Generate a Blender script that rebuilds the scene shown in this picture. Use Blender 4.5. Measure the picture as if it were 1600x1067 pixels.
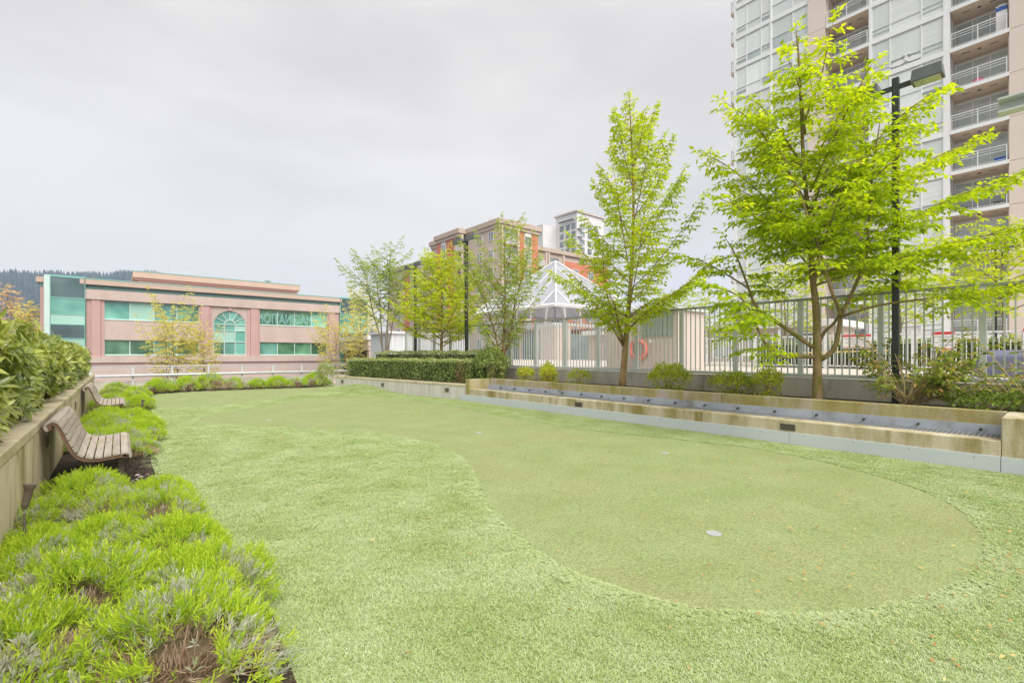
import bpy, bmesh, math, random
import numpy as np
from mathutils import Vector, Matrix

for _o in list(bpy.data.objects):
    bpy.data.objects.remove(_o)
SC = bpy.context.scene
COL = SC.collection
R = math.radians

# ------------------------------------------------------------------ camera
cam_d = bpy.data.cameras.new('camera')
cam_d.sensor_width = 36.0
cam_d.lens = 36.0 * 735 / 1600
cam_d.shift_y = 0.0125
cam_d.clip_start = 0.05
cam_d.clip_end = 6000
cam = bpy.data.objects.new('camera', cam_d)
COL.objects.link(cam)
cam.location = (0, 0, 1.5)
cam.rotation_euler = (R(90), 0, R(-39.9))
SC.camera = cam

# ------------------------------------------------------------------ sky, sun, exposure
SUN_EL, SUN_AZ = R(50), R(188)          # azimuth measured clockwise from +Y
world = bpy.data.worlds.new('World')
SC.world = world
world.use_nodes = True
wn, wl = world.node_tree.nodes, world.node_tree.links
wn.clear()
w_out = wn.new('ShaderNodeOutputWorld')
sky = wn.new('ShaderNodeTexSky')
sky.sky_type = 'NISHITA'
sky.sun_disc = False
sky.sun_elevation = SUN_EL
sky.sun_rotation = SUN_AZ
bg_sky = wn.new('ShaderNodeBackground')
bg_sky.inputs['Strength'].default_value = 0.06
wl.new(sky.outputs[0], bg_sky.inputs['Color'])
tc = wn.new('ShaderNodeTexCoord')
mp = wn.new('ShaderNodeMapping')
mp.inputs['Scale'].default_value = (1.1, 1.1, 3.2)
wl.new(tc.outputs['Generated'], mp.inputs['Vector'])
nz = wn.new('ShaderNodeTexNoise')
nz.inputs['Scale'].default_value = 1.5
nz.inputs['Detail'].default_value = 5
nz.inputs['Roughness'].default_value = 0.48
nz.inputs['Distortion'].default_value = 0.25
wl.new(mp.outputs[0], nz.inputs['Vector'])
cr = wn.new('ShaderNodeValToRGB')
cr.color_ramp.elements[0].position = 0.38
cr.color_ramp.elements[0].color = (0.71, 0.675, 0.655, 1)
cr.color_ramp.elements[1].position = 0.62
cr.color_ramp.elements[1].color = (0.89, 0.85, 0.80, 1)
wl.new(nz.outputs['Fac'], cr.inputs['Fac'])
bg_cloud = wn.new('ShaderNodeBackground')
bg_cloud.inputs['Strength'].default_value = 0.330
sep = wn.new('ShaderNodeSeparateXYZ')
wl.new(tc.outputs['Generated'], sep.inputs[0])
hz = wn.new('ShaderNodeMapRange')           # thinner, whiter cloud low over the horizon
hz.inputs['From Min'].default_value = 0.0
hz.inputs['From Max'].default_value = 0.34
hz.inputs['To Min'].default_value = 0.75
hz.inputs['To Max'].default_value = 0.0
wl.new(sep.outputs['Z'], hz.inputs['Value'])
hmix = wn.new('ShaderNodeMixRGB')
hmix.inputs['Color2'].default_value = (1.04, 0.965, 0.87, 1)
wl.new(hz.outputs[0], hmix.inputs['Fac'])
wl.new(cr.outputs[0], hmix.inputs['Color1'])
wl.new(hmix.outputs[0], bg_cloud.inputs['Color'])
mixw = wn.new('ShaderNodeMixShader')
mixw.inputs[0].default_value = 0.95
wl.new(bg_sky.outputs[0], mixw.inputs[1])
wl.new(bg_cloud.outputs[0], mixw.inputs[2])
wl.new(mixw.outputs[0], w_out.inputs['Surface'])

sun_d = bpy.data.lights.new('sun', 'SUN')
sun_d.energy = 1.5
sun_d.angle = R(55)
sun_d.color = (1.0, 0.965, 0.91)
sun = bpy.data.objects.new('sun', sun_d)
COL.objects.link(sun)
sun.location = (0, 0, 60)
_sd = Vector((math.sin(SUN_AZ) * math.cos(SUN_EL), math.cos(SUN_AZ) * math.cos(SUN_EL), math.sin(SUN_EL)))
sun.rotation_euler = _sd.to_track_quat('Z', 'Y').to_euler()

vs = SC.view_settings
vs.view_transform = 'Standard'
vs.look = 'None'
vs.exposure = 1.80
vs.gamma = 1.0
vs.use_curve_mapping = False
SC.cycles.max_bounces = 8
SC.cycles.transparent_max_bounces = 8

# ------------------------------------------------------------------ materials
MAT = {}

def _nodes(name):
    m = bpy.data.materials.new(name)
    m.use_nodes = True
    MAT[name] = m
    n, l = m.node_tree.nodes, m.node_tree.links
    b = n['Principled BSDF']
    return m, n, l, b

def pmat(name, c1, c2=None, scale=4.0, rough=0.7, bump=0.0, bscale=40.0, spec=0.3, metal=0.0,
         stretch=(1, 1, 1), c3=None, s3=1.2, t3=(0.5, 0.68), detail=5, fine=0.0, fscale=90.0, rnd=0.0):
    """two-tone noise colour, optional third stain colour with its own mask, optional fine speckle and bump"""
    m, n, l, b = _nodes(name)
    b.inputs['Roughness'].default_value = rough
    b.inputs['Specular IOR Level'].default_value = spec
    b.inputs['Metallic'].default_value = metal
    geo = n.new('ShaderNodeNewGeometry')
    mpn = n.new('ShaderNodeMapping')
    mpn.inputs['Scale'].default_value = stretch
    l.new(geo.outputs['Position'], mpn.inputs['Vector'])
    no = n.new('ShaderNodeTexNoise')
    no.inputs['Scale'].default_value = scale
    no.inputs['Detail'].default_value = detail
    no.inputs['Roughness'].default_value = 0.6
    l.new(mpn.outputs[0], no.inputs['Vector'])
    ramp = n.new('ShaderNodeValToRGB')
    ramp.color_ramp.elements[0].position = 0.3
    ramp.color_ramp.elements[1].position = 0.7
    ramp.color_ramp.elements[0].color = (*c1, 1)
    ramp.color_ramp.elements[1].color = (*(c2 or c1), 1)
    l.new(no.outputs['Fac'], ramp.inputs['Fac'])
    out = ramp.outputs[0]
    if c3:
        n3 = n.new('ShaderNodeTexNoise')
        n3.inputs['Scale'].default_value = s3
        n3.inputs['Detail'].default_value = 6
        n3.inputs['Roughness'].default_value = 0.65
        l.new(mpn.outputs[0], n3.inputs['Vector'])
        r3 = n.new('ShaderNodeValToRGB')
        r3.color_ramp.elements[0].position = t3[0]
        r3.color_ramp.elements[1].position = t3[1]
        l.new(n3.outputs['Fac'], r3.inputs['Fac'])
        mx = n.new('ShaderNodeMixRGB')
        mx.inputs['Color2'].default_value = (*c3, 1)
        l.new(r3.outputs[0], mx.inputs['Fac'])
        l.new(out, mx.inputs['Color1'])
        out = mx.outputs[0]
    if fine:
        nf = n.new('ShaderNodeTexNoise')
        nf.inputs['Scale'].default_value = fscale
        nf.inputs['Detail'].default_value = 3
        l.new(geo.outputs['Position'], nf.inputs['Vector'])
        mr = n.new('ShaderNodeMapRange')
        mr.inputs['From Min'].default_value = 0.3
        mr.inputs['From Max'].default_value = 0.7
        mr.inputs['To Min'].default_value = 1 - fine
        mr.inputs['To Max'].default_value = 1 + fine
        l.new(nf.outputs['Fac'], mr.inputs['Value'])
        mm = n.new('ShaderNodeMixRGB')
        mm.blend_type = 'MULTIPLY'
        mm.inputs['Fac'].default_value = 1
        l.new(out, mm.inputs['Color1'])
        l.new(mr.outputs[0], mm.inputs['Color2'])
        out = mm.outputs[0]
    if rnd:
        oi = n.new('ShaderNodeObjectInfo')
        mr = n.new('ShaderNodeMapRange')
        mr.inputs['To Min'].default_value = 1 - rnd
        mr.inputs['To Max'].default_value = 1 + rnd
        l.new(oi.outputs['Random'], mr.inputs['Value'])
        mm = n.new('ShaderNodeMixRGB')
        mm.blend_type = 'MULTIPLY'
        mm.inputs['Fac'].default_value = 1
        l.new(out, mm.inputs['Color1'])
        l.new(mr.outputs[0], mm.inputs['Color2'])
        out = mm.outputs[0]
    l.new(out, b.inputs['Base Color'])
    if bump:
        nb = n.new('ShaderNodeTexNoise')
        nb.inputs['Scale'].default_value = bscale
        nb.inputs['Detail'].default_value = 4
        l.new(geo.outputs['Position'], nb.inputs['Vector'])
        bp = n.new('ShaderNodeBump')
        bp.inputs['Strength'].default_value = bump
        bp.inputs['Distance'].default_value = 0.02
        l.new(nb.outputs['Fac'], bp.inputs['Height'])
        l.new(bp.outputs[0], b.inputs['Normal'])
    return m

def leafmat(name, stops, trans=0.38, rough=0.5, spec=0.25, tcol=1.15):
    """leaf: colour from the per-leaf 'tint' attribute, part of the light passes through"""
    m, n, l, b = _nodes(name)
    at = n.new('ShaderNodeAttribute')
    at.attribute_name = 'tint'
    ramp = n.new('ShaderNodeValToRGB')
    els = ramp.color_ramp.elements
    els[0].position, els[0].color = stops[0][0], (*stops[0][1], 1)
    els[1].position, els[1].color = stops[-1][0], (*stops[-1][1], 1)
    for p, c in stops[1:-1]:
        e = els.new(p)
        e.color = (*c, 1)
    l.new(at.outputs['Fac'], ramp.inputs['Fac'])
    l.new(ramp.outputs[0], b.inputs['Base Color'])
    b.inputs['Roughness'].default_value = rough
    b.inputs['Specular IOR Level'].default_value = spec
    tr = n.new('ShaderNodeBsdfTranslucent')
    sc_ = n.new('ShaderNodeMixRGB')
    sc_.blend_type = 'MULTIPLY'
    sc_.inputs['Fac'].default_value = 1
    sc_.inputs['Color2'].default_value = (tcol, tcol, tcol * 0.6, 1)
    l.new(ramp.outputs[0], sc_.inputs['Color1'])
    l.new(sc_.outputs[0], tr.inputs['Color'])
    mx = n.new('ShaderNodeMixShader')
    mx.inputs[0].default_value = trans
    l.new(b.outputs[0], mx.inputs[1])
    l.new(tr.outputs[0], mx.inputs[2])
    l.new(mx.outputs[0], n['Material Output'].inputs['Surface'])
    return m

def glassmat(name, c1, c2, rough=0.06, spec=0.6, scale=0.6, rnd=0.25, coat=0.3, stretch=(1, 1, 1)):
    m = pmat(name, c1, c2, scale=scale, rough=rough, spec=spec, rnd=rnd, detail=2, stretch=stretch)
    m.node_tree.nodes['Principled BSDF'].inputs['Coat Weight'].default_value = coat
    return m

pmat('turf_backing', (0.29, 0.36, 0.15), (0.37, 0.44, 0.22), 3.0, 0.85, 0.3, 120, 0.15, fine=0.35, fscale=140)
pmat('green_carpet', (0.242, 0.288, 0.114), (0.29, 0.338, 0.156), 1.4, 0.9, 0.35, 90, 0.1, fine=0.30, fscale=75,
     c3=(0.288, 0.298, 0.138), s3=0.9, t3=(0.5, 0.72))
pmat('soil', (0.055, 0.04, 0.03), (0.10, 0.078, 0.06), 12, 0.95, 0.8, 60, 0.1)
pmat('street_asphalt', (0.06, 0.06, 0.062), (0.08, 0.08, 0.08), 3, 0.9)
pmat('deck_paving', (0.52, 0.46, 0.40), (0.60, 0.54, 0.48), 1.2, 0.85, fine=0.08, fscale=25)
pmat('concrete_tan', (0.64, 0.52, 0.35), (0.78, 0.675, 0.51), 1.6, 0.85, 0.25, 45, 0.2, stretch=(2.2, 2.2, 0.40),
     c3=(0.235, 0.205, 0.055), s3=0.75, t3=(0.52, 0.70), fine=0.08, fscale=60)
pmat('concrete_cap', (0.54, 0.45, 0.29), (0.68, 0.60, 0.43), 3.0, 0.85, 0.25, 45, 0.2,
     c3=(0.24, 0.21, 0.08), s3=1.6, t3=(0.50, 0.75), fine=0.1, fscale=60)
pmat('concrete_moss', (0.28, 0.235, 0.05), (0.47, 0.41, 0.22), 1.9, 0.85, 0.25, 45, 0.2, stretch=(1.6, 1.6, 0.45),
     c3=(0.50, 0.43, 0.37), s3=1.0, t3=(0.48, 0.66), fine=0.12, fscale=50)
pmat('concrete_ledge', (0.44, 0.375, 0.225), (0.66, 0.60, 0.47), 2.0, 0.85, 0.25, 45, 0.2, stretch=(1.6, 1.6, 0.35),
     c3=(0.28, 0.22, 0.07), s3=1.5, t3=(0.48, 0.68), fine=0.1, fscale=60)
pmat('concrete_pale', (0.50, 0.47, 0.415), (0.68, 0.655, 0.61), 2.2, 0.85, 0.2, 45, 0.2, stretch=(2.2, 2.2, 0.25),
     c3=(0.33, 0.27, 0.16), s3=0.9, t3=(0.60, 0.80), fine=0.06, fscale=60)
pmat('concrete_curb', (0.44, 0.40, 0.335), (0.62, 0.575, 0.51), 1.8, 0.9, 0.2, 40, 0.2, stretch=(1.5, 1.5, 0.5),
     c3=(0.20, 0.14, 0.09), s3=1.2, t3=(0.56, 0.74))
pmat('flashing', (0.55, 0.595, 0.64), (0.60, 0.64, 0.68), 0.8, 0.42, 0, 40, 0.5, fine=0.03)
pmat('liner_metal', (0.38, 0.41, 0.46), (0.52, 0.55, 0.60), 2.0, 0.5, spec=0.5, c3=(0.28, 0.26, 0.25), s3=2.5)
pmat('grate_metal', (0.24, 0.25, 0.26), (0.34, 0.345, 0.35), 6, 0.5, spec=0.5)
pmat('fence_paint', (0.52, 0.555, 0.54), (0.60, 0.63, 0.615), 2, 0.45, spec=0.4)
pmat('fence_rail_worn', (0.27, 0.29, 0.23), (0.40, 0.43, 0.38), 6, 0.6, spec=0.3, c3=(0.20, 0.17, 0.12), s3=5)
pmat('white_paint', (0.70, 0.71, 0.71), (0.76, 0.77, 0.77), 2, 0.5)
pmat('galvanised', (0.46, 0.48, 0.49), (0.58, 0.60, 0.61), 4, 0.4, spec=0.5)
pmat('black_metal', (0.028, 0.032, 0.032), (0.045, 0.05, 0.05), 4, 0.45, spec=0.4)
pmat('lamp_grey', (0.10, 0.11, 0.115), (0.14, 0.15, 0.155), 4, 0.5, spec=0.4)
glassmat('lamp_lens', (0.32, 0.34, 0.28), (0.45, 0.46, 0.40), 0.25, scale=14)
pmat('bench_wood', (0.35, 0.295, 0.235), (0.50, 0.445, 0.375), 3.5, 0.75, 0.35, 60, 0.2, stretch=(6, 0.7, 6), rnd=0.12,
     c3=(0.24, 0.185, 0.13), s3=3.0, t3=(0.58, 0.8), fine=0.12, fscale=80)
pmat('bench_end_grain', (0.15, 0.085, 0.055), (0.24, 0.15, 0.10), 14, 0.75, 0.3, 60)
pmat('bronze_fixture', (0.12, 0.095, 0.07), (0.17, 0.14, 0.11)
     , 10, 0.5, spec=0.4)
pmat('cup_metal', (0.36, 0.37, 0.37), (0.42, 0.43, 0.43), 10, 0.5, spec=0.4)
pmat('bark', (0.19, 0.135, 0.06), (0.33, 0.25, 0.13), 5, 0.9, 0.7, 30, 0.15, stretch=(2, 2, 0.8),
     c3=(0.17, 0.155, 0.03), s3=3.0, t3=(0.48, 0.62))
pmat('bark_orange', (0.24, 0.155, 0.075), (0.40, 0.27, 0.14), 5, 0.9, 0.6, 30, 0.15, stretch=(2, 2, 0.8),
     c3=(0.19, 0.165, 0.05), s3=3.0, t3=(0.52, 0.66))
pmat('bark_grey', (0.20, 0.165, 0.115), (0.31, 0.265, 0.19), 5, 0.9, 0.5, 30, 0.15)
pmat('dry_stems', (0.34, 0.22, 0.14), (0.58, 0.45, 0.33), 20, 0.9)
pmat('twig_tan', (0.33, 0.25, 0.12), (0.47, 0.37, 0.21), 10, 0.9)
pmat('hedge_core', (0.035, 0.05, 0.015), (0.08, 0.09, 0.03), 6, 0.95)  # dark tone paints the shade inside the hedges
pmat('lavender_heart', (0.14, 0.10, 0.06), (0.24, 0.18, 0.12), 14, 0.95)

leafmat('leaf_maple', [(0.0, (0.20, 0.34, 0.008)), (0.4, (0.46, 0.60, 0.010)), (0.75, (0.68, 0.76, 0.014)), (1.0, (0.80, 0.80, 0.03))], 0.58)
leafmat('leaf_pear', [(0.0, (0.24, 0.38, 0.02)), (0.45, (0.53, 0.65, 0.02)), (0.85, (0.74, 0.79, 0.03)), (0.95, (0.76, 0.64, 0.05)), (1.0, (0.72, 0.40, 0.08))], 0.6)
leafmat('leaf_fine', [(0.0, (0.22, 0.33, 0.04)), (0.5, (0.40, 0.53, 0.06)), (0.9, (0.58, 0.67, 0.09)), (1.0, (0.64, 0.55, 0.14))], 0.55)
leafmat('leaf_yellow', [(0.0, (0.66, 0.62, 0.15)), (0.6, (0.82, 0.76, 0.26)), (0.9, (0.84, 0.74, 0.34)), (1.0, (0.78, 0.56, 0.26))], 0.55)
leafmat('leaf_orange', [(0.0, (0.70, 0.50, 0.34)), (0.6, (0.80, 0.60, 0.44)), (1.0, (0.74, 0.66, 0.42))], 0.5)
leafmat('leaf_laurel', [(0.0, (0.14, 0.20, 0.03)), (0.5, (0.33, 0.39, 0.065)), (0.85, (0.50, 0.54, 0.11)), (1.0, (0.64, 0.65, 0.18))], 0.28, 0.28, 0.9)
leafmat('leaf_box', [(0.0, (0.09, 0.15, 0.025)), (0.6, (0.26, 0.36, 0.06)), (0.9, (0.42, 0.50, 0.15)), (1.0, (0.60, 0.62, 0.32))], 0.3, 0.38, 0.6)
leafmat('leaf_lime', [(0.0, (0.30, 0.40, 0.04)), (0.5, (0.58, 0.64, 0.05)), (1.0, (0.76, 0.76, 0.09))], 0.48)
leafmat('leaf_shrub', [(0.0, (0.12, 0.20, 0.03)), (0.55, (0.32, 0.42, 0.06)), (0.85, (0.48, 0.53, 0.08)), (0.93, (0.64, 0.42, 0.10)), (1.0, (0.70, 0.44, 0.16))], 0.4)
leafmat('leaf_lavender', [(0.0, (0.54, 0.53, 0.51)), (0.16, (0.72, 0.72, 0.68)), (0.26, (0.40, 0.48, 0.31)), (0.40, (0.36, 0.55, 0.06)), (0.7, (0.53, 0.71, 0.05)), (1.0, (0.68, 0.79, 0.10))], 0.44, 0.6, 0.15)
leafmat('leaf_fallen', [(0.0, (0.45, 0.22, 0.08)), (0.6, (0.55, 0.38, 0.12)), (1.0, (0.60, 0.50, 0.22))], 0.1)
leafmat('leaf_dead', [(0.0, (0.16, 0.06, 0.04)), (1.0, (0.34, 0.17, 0.10))], 0.15)
leafmat('petal', [(0.0, (0.75, 0.60, 0.62)), (1.0, (0.80, 0.76, 0.74))], 0.2)
leafmat('leaf_conifer', [(0.0, (0.022, 0.040, 0.028)), (1.0, (0.06, 0.085, 0.055))], 0.0, 0.9, 0.05)

def turfmat():
    m, n, l, b = _nodes('turf_fibre')
    oi = n.new('ShaderNodeObjectInfo')
    at = n.new('ShaderNodeAttribute')
    at.attribute_name = 'tint'
    ad = n.new('ShaderNodeMath')
    ad.operation = 'MULTIPLY_ADD'
    ad.inputs[1].default_value = 0.12
    l.new(oi.outputs['Random'], ad.inputs[0])
    ml = n.new('ShaderNodeMath')
    ml.operation = 'MULTIPLY'
    ml.inputs[1].default_value = 0.88
    l.new(at.outputs['Fac'], ml.inputs[0])
    l.new(ml.outputs[0], ad.inputs[2])
    ge = n.new('ShaderNodeNewGeometry')
    nq = n.new('ShaderNodeTexNoise')
    nq.inputs['Scale'].default_value = 1.7
    nq.inputs['Detail'].default_value = 4
    l.new(ge.outputs['Position'], nq.inputs['Vector'])
    a2 = n.new('ShaderNodeMath')
    a2.operation = 'MULTIPLY_ADD'
    a2.inputs[1].default_value = 0.7
    l.new(nq.outputs['Fac'], a2.inputs[0])
    a3 = n.new('ShaderNodeMath')
    a3.operation = 'SUBTRACT'
    a3.inputs[1].default_value = 0.35
    l.new(ad.outputs[0], a3.inputs[0])
    l.new(a3.outputs[0], a2.inputs[2])
    ad = a2
    ramp = n.new('ShaderNodeValToRGB')
    e = ramp.color_ramp.elements
    e[0].position, e[0].color = 0.0, (0.14, 0.25, 0.025, 1)
    e[1].position, e[1].color = 1.0, (0.66, 0.70, 0.47, 1)
    k = e.new(0.5)
    k.color = (0.43, 0.55, 0.185, 1)
    l.new(ad.outputs[0], ramp.inputs['Fac'])
    l.new(ramp.outputs[0], b.inputs['Base Color'])
    b.inputs['Roughness'].default_value = 0.6
    b.inputs['Specular IOR Level'].default_value = 0.12
turfmat()

# buildings
pmat('pink_stucco', (0.50, 0.40, 0.36), (0.56, 0.445, 0.40), 0.8, 0.9, spec=0.15, stretch=(1, 1, .35), c3=(0.44, 0.345, 0.30), s3=.7, t3=(.5, .8))
pmat('rose_stucco', (0.48, 0.31, 0.29), (0.52, 0.34, 0.315), 0.5, 0.9, spec=0.15)
pmat('sand_stucco', (0.49, 0.38, 0.31), (0.54, 0.415, 0.34), 0.5, 0.9, spec=0.15)
pmat('green_band', (0.12, 0.20, 0.19), (0.15, 0.235, 0.22), 1, 0.7)
pmat('teal_trim', (0.18, 0.42, 0.36), (0.22, 0.46, 0.40), 1, 0.5)
pmat('pale_mullion', (0.50, 0.64, 0.60), (0.56, 0.69, 0.65), 1, 0.45)
glassmat('teal_glass', (0.03, 0.19, 0.15), (0.20, 0.50, 0.41), 0.05, 0.7, 0.35, 0.3)  # colour noise in teal, dark and green glass imitates reflections and blinds
glassmat('dark_glass', (0.025, 0.06, 0.07), (0.10, 0.16, 0.17), 0.05, 0.7, 0.35, 0.2)
glassmat('pale_teal_glass', (0.30, 0.52, 0.44), (0.36, 0.58, 0.50), 0.08, 0.6, 0.35, 0.1)
glassmat('green_glass', (0.012, 0.075, 0.045), (0.13, 0.30, 0.17), 0.05, 0.7, 0.5, 0.35)
pmat('letter_cyan', (0.42, 0.82, 0.78), (0.44, 0.84, 0.80), 1, 0.5)
pmat('tower_beige', (0.68, 0.595, 0.52), (0.72, 0.63, 0.555), 0.4, 0.9, spec=0.15)
pmat('tower_soffit', (0.64, 0.53, 0.42), (0.68, 0.565, 0.455), 0.6, 0.9, spec=0.15)
pmat('tower_white', (0.77, 0.79, 0.785), (0.80, 0.82, 0.815), 0.6, 0.6)
glassmat('tower_glass', (0.64, 0.695, 0.68), (0.74, 0.78, 0.765), 0.12, 0.5, 0.35, 0.13, 0.2, (1, 1, 0.5))
glassmat('balcony_glass', (0.36, 0.43, 0.42), (0.56, 0.62, 0.60), 0.08, 0.6, 0.6, 0.25)
glassmat('blind_glass', (0.58, 0.62, 0.605), (0.78, 0.80, 0.785), 0.2, 0.4, 2.0, 0.1, 0.15, (.05, .05, 9))
pmat('gasket', (0.10, 0.11, 0.12), None, 1, 0.6)
pmat('brick_red', (0.56, 0.20, 0.12), (0.62, 0.24, 0.15), 1, 0.9, fine=0.12, fscale=6)
pmat('stucco_taupe', (0.57, 0.47, 0.395), (0.62, 0.515, 0.44), 0.5, 0.9, spec=0.15)
pmat('cornice_taupe', (0.48, 0.39, 0.32), (0.52, 0.425, 0.35), 0.5, 0.9, spec=0.15)
pmat('white_stucco', (0.66, 0.65, 0.64), (0.72, 0.715, 0.70), 0.3, 0.9, spec=0.15)
glassmat('grey_glass', (0.16, 0.20, 0.20), (0.30, 0.35, 0.35), 0.06, 0.6, 0.4, 0.3)
_m = glassmat('skylight_glass', (0.42, 0.44, 0.49), (0.50, 0.52, 0.57), 0.10, 0.5, 0.25, 0.1)
_n, _l = _m.node_tree.nodes, _m.node_tree.links
_t = _n.new('ShaderNodeBsdfTranslucent')
_t.inputs['Color'].default_value = (0.75, 0.78, 0.82, 1)
_x = _n.new('ShaderNodeMixShader')
_x.inputs[0].default_value = 0.22
_l.new(_n['Principled BSDF'].outputs[0], _x.inputs[1])
_l.new(_t.outputs[0], _x.inputs[2])
_l.new(_x.outputs[0], _n['Material Output'].inputs['Surface'])
pmat('skylight_white', (0.72, 0.73, 0.74), None, 1, 0.45)
pmat('low_wall', (0.50, 0.42, 0.36), (0.55, 0.47, 0.41), 0.4, 0.9)
pmat('metal_cladding', (0.50, 0.53, 0.56), (0.56, 0.585, 0.61), 0.4, 0.5)
pmat('interior_dark', (0.05, 0.045, 0.04), (0.08, 0.07, 0.065), 1, 0.9)
pmat('kiosk_beige', (0.54, 0.475, 0.425), (0.60, 0.53, 0.475), 0.6, 0.9, spec=0.15)
pmat('shutter_green', (0.245, 0.31, 0.26), (0.29, 0.35, 0.30), 1, 0.6)
pmat('ring_red', (0.72, 0.20, 0.17), (0.78, 0.25, 0.22), 4, 0.6)
pmat('sign_red', (0.62, 0.04, 0.05), None, 1, 0.5)
pmat('sign_white', (0.78, 0.77, 0.76), None, 1, 0.5)
pmat('cover_purple', (0.13, 0.13, 0.20), (0.17, 0.17, 0.25), 3, 0.8)
pmat('yellow_pole', (0.62, 0.50, 0.18), None, 1, 0.5)
pmat('blue_plastic', (0.03, 0.12, 0.42), None, 1, 0.4)
pmat('pink_plastic', (0.75, 0.15, 0.35), None, 1, 0.4)
pmat('chair_grey', (0.26, 0.27, 0.28), None, 1, 0.6)
pmat('hill_ground', (0.035, 0.05, 0.035), (0.06, 0.08, 0.055), 0.01, 0.95)

# ------------------------------------------------------------------ scene helpers
ORG = {}

def tag(o, label=None, cat=None, group=None, kind=None):
    if label: o['label'] = label
    if cat: o['category'] = cat
    if group: o['group'] = group
    if kind: o['kind'] = kind
    return o

def thing(name, label, cat, loc=(0, 0, 0), group=None):
    o = bpy.data.objects.new(name, None)
    o.empty_display_size = 0.2
    COL.objects.link(o)
    o.location = loc
    ORG[o.name] = Vector(loc)
    return tag(o, label, cat, group)

def org(o):
    return ORG.get(o.name, Vector((0, 0, 0))) if o else Vector((0, 0, 0))

def link(name, me, parent=None, loc=None):
    """an object of shared or own mesh data; loc in world coordinates"""
    o = bpy.data.objects.new(name, me)
    COL.objects.link(o)
    if parent:
        o.parent = parent
    w = Vector(loc) if loc is not None else org(parent)
    o.location = w - org(parent)
    ORG[o.name] = w
    return o

class MB:
    """collects boxes, prisms and tubes in world coordinates, builds ONE mesh object"""
    def __init__(s):
        s.v, s.f = [], []
    def add(s, vs, fs):
        k = len(s.v)
        s.v += [tuple(p) for p in vs]
        s.f += [tuple(i + k for i in f) for f in fs]
        return s
    def box(s, x0, x1, y0, y1, z0, z1):
        x0, x1 = min(x0, x1), max(x0, x1)
        y0, y1 = min(y0, y1), max(y0, y1)
        z0, z1 = min(z0, z1), max(z0, z1)
        return s.add([(x0, y0, z0), (x1, y0, z0), (x1, y1, z0), (x0, y1, z0), (x0, y0, z1), (x1, y0, z1), (x1, y1, z1), (x0, y1, z1)],
                     [(0, 3, 2, 1), (4, 5, 6, 7), (0, 1, 5, 4), (1, 2, 6, 5), (2, 3, 7, 6), (3, 0, 4, 7)])
    def prism(s, poly, z0, z1):
        """poly: counter-clockwise (x, y) outline"""
        n = len(poly)
        return s.add([(x, y, z0) for x, y in poly] + [(x, y, z1) for x, y in poly],
                     [tuple(range(n - 1, -1, -1)), tuple(range(n, 2 * n))] + [(i, (i + 1) % n, n + (i + 1) % n, n + i) for i in range(n)])
    def extr(s, prof, y0, y1):
        """profile in (x, z), counter-clockwise seen from -Y, extruded along Y"""
        n = len(prof)
        return s.add([(x, y0, z) for x, z in prof] + [(x, y1, z) for x, z in prof],
                     [tuple(range(n)), tuple(range(2 * n - 1, n - 1, -1))] + [(i, n + i, n + (i + 1) % n, (i + 1) % n) for i in range(n)])
    def tube(s, pts, rad, n=6, cap=True):
        pts = [Vector(p) for p in pts]
        if not isinstance(rad, (list, tuple)):
            rad = [rad] * len(pts)
        vs_, fs_ = [], []
        up = Vector((0.13, 0.31, 0.94))
        for i, p in enumerate(pts):
            t = (pts[min(i + 1, len(pts) - 1)] - pts[max(i - 1, 0)])
            t = t.normalized() if t.length > 1e-9 else Vector((0, 0, 1))
            if abs(t.dot(up)) > 0.97:
                up = Vector((0.9, 0.4, 0.1))
            a = t.cross(up).normalized()
            b = t.cross(a)
            up = b.cross(t) * -1 if False else a.cross(t)
            for k in range(n):
                w = 2 * math.pi * k / n
                vs_.append(p + (a * math.cos(w) + b * math.sin(w)) * rad[i])
        for i in range(len(pts) - 1):
            for k in range(n):
                fs_.append((i * n + k, i * n + (k + 1) % n, (i + 1) * n + (k + 1) % n, (i + 1) * n + k))
        if cap:
            fs_.append(tuple(range(n - 1, -1, -1)))
            fs_.append(tuple((len(pts) - 1) * n + k for k in range(n)))
        return s.add(vs_, fs_)
    def mesh(s, name, mat, origin=(0, 0, 0), smooth=False):
        o = Vector(origin)
        me = bpy.data.meshes.new(name)
        me.from_pydata([(p[0] - o[0], p[1] - o[1], p[2] - o[2]) for p in s.v], [], s.f)
        me.materials.append(MAT[mat])
        if smooth:
            me.polygons.foreach_set('use_smooth', [True] * len(me.polygons))
        me.update()
        return me
    def build(s, name, mat, parent=None, bevel=0.0, smooth=False, origin=None):
        og = Vector(origin) if origin is not None else org(parent)
        o = link(name, s.mesh(name, mat, og, smooth), parent, og)
        if bevel:
            md = o.modifiers.new('bevel', 'BEVEL')
            md.width = bevel
            md.segments = 2
            md.limit_method = 'ANGLE'
        return o

def B(*a):
    return MB().box(*a)

def quads_mesh(name, V, tint, mat, nper=4):
    """V: (n, nper, 3) one polygon each, tint: (n,) per-face"""
    n = V.shape[0]
    me = bpy.data.meshes.new(name)
    me.vertices.add(n * nper)
    me.vertices.foreach_set('co', np.ascontiguousarray(V, dtype=np.float32).ravel())
    me.loops.add(n * nper)
    me.loops.foreach_set('vertex_index', np.arange(n * nper, dtype=np.int32))
    me.polygons.add(n)
    me.polygons.foreach_set('loop_start', np.arange(0, n * nper, nper, dtype=np.int32))
    me.polygons.foreach_set('loop_total', np.full(n, nper, dtype=np.int32))
    at = me.attributes.new('tint', 'FLOAT', 'FACE')
    at.data.foreach_set('value', np.ascontiguousarray(np.clip(tint, 0, 1), dtype=np.float32))
    me.materials.append(MAT[mat])
    me.update(calc_edges=True)
    return me

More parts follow.
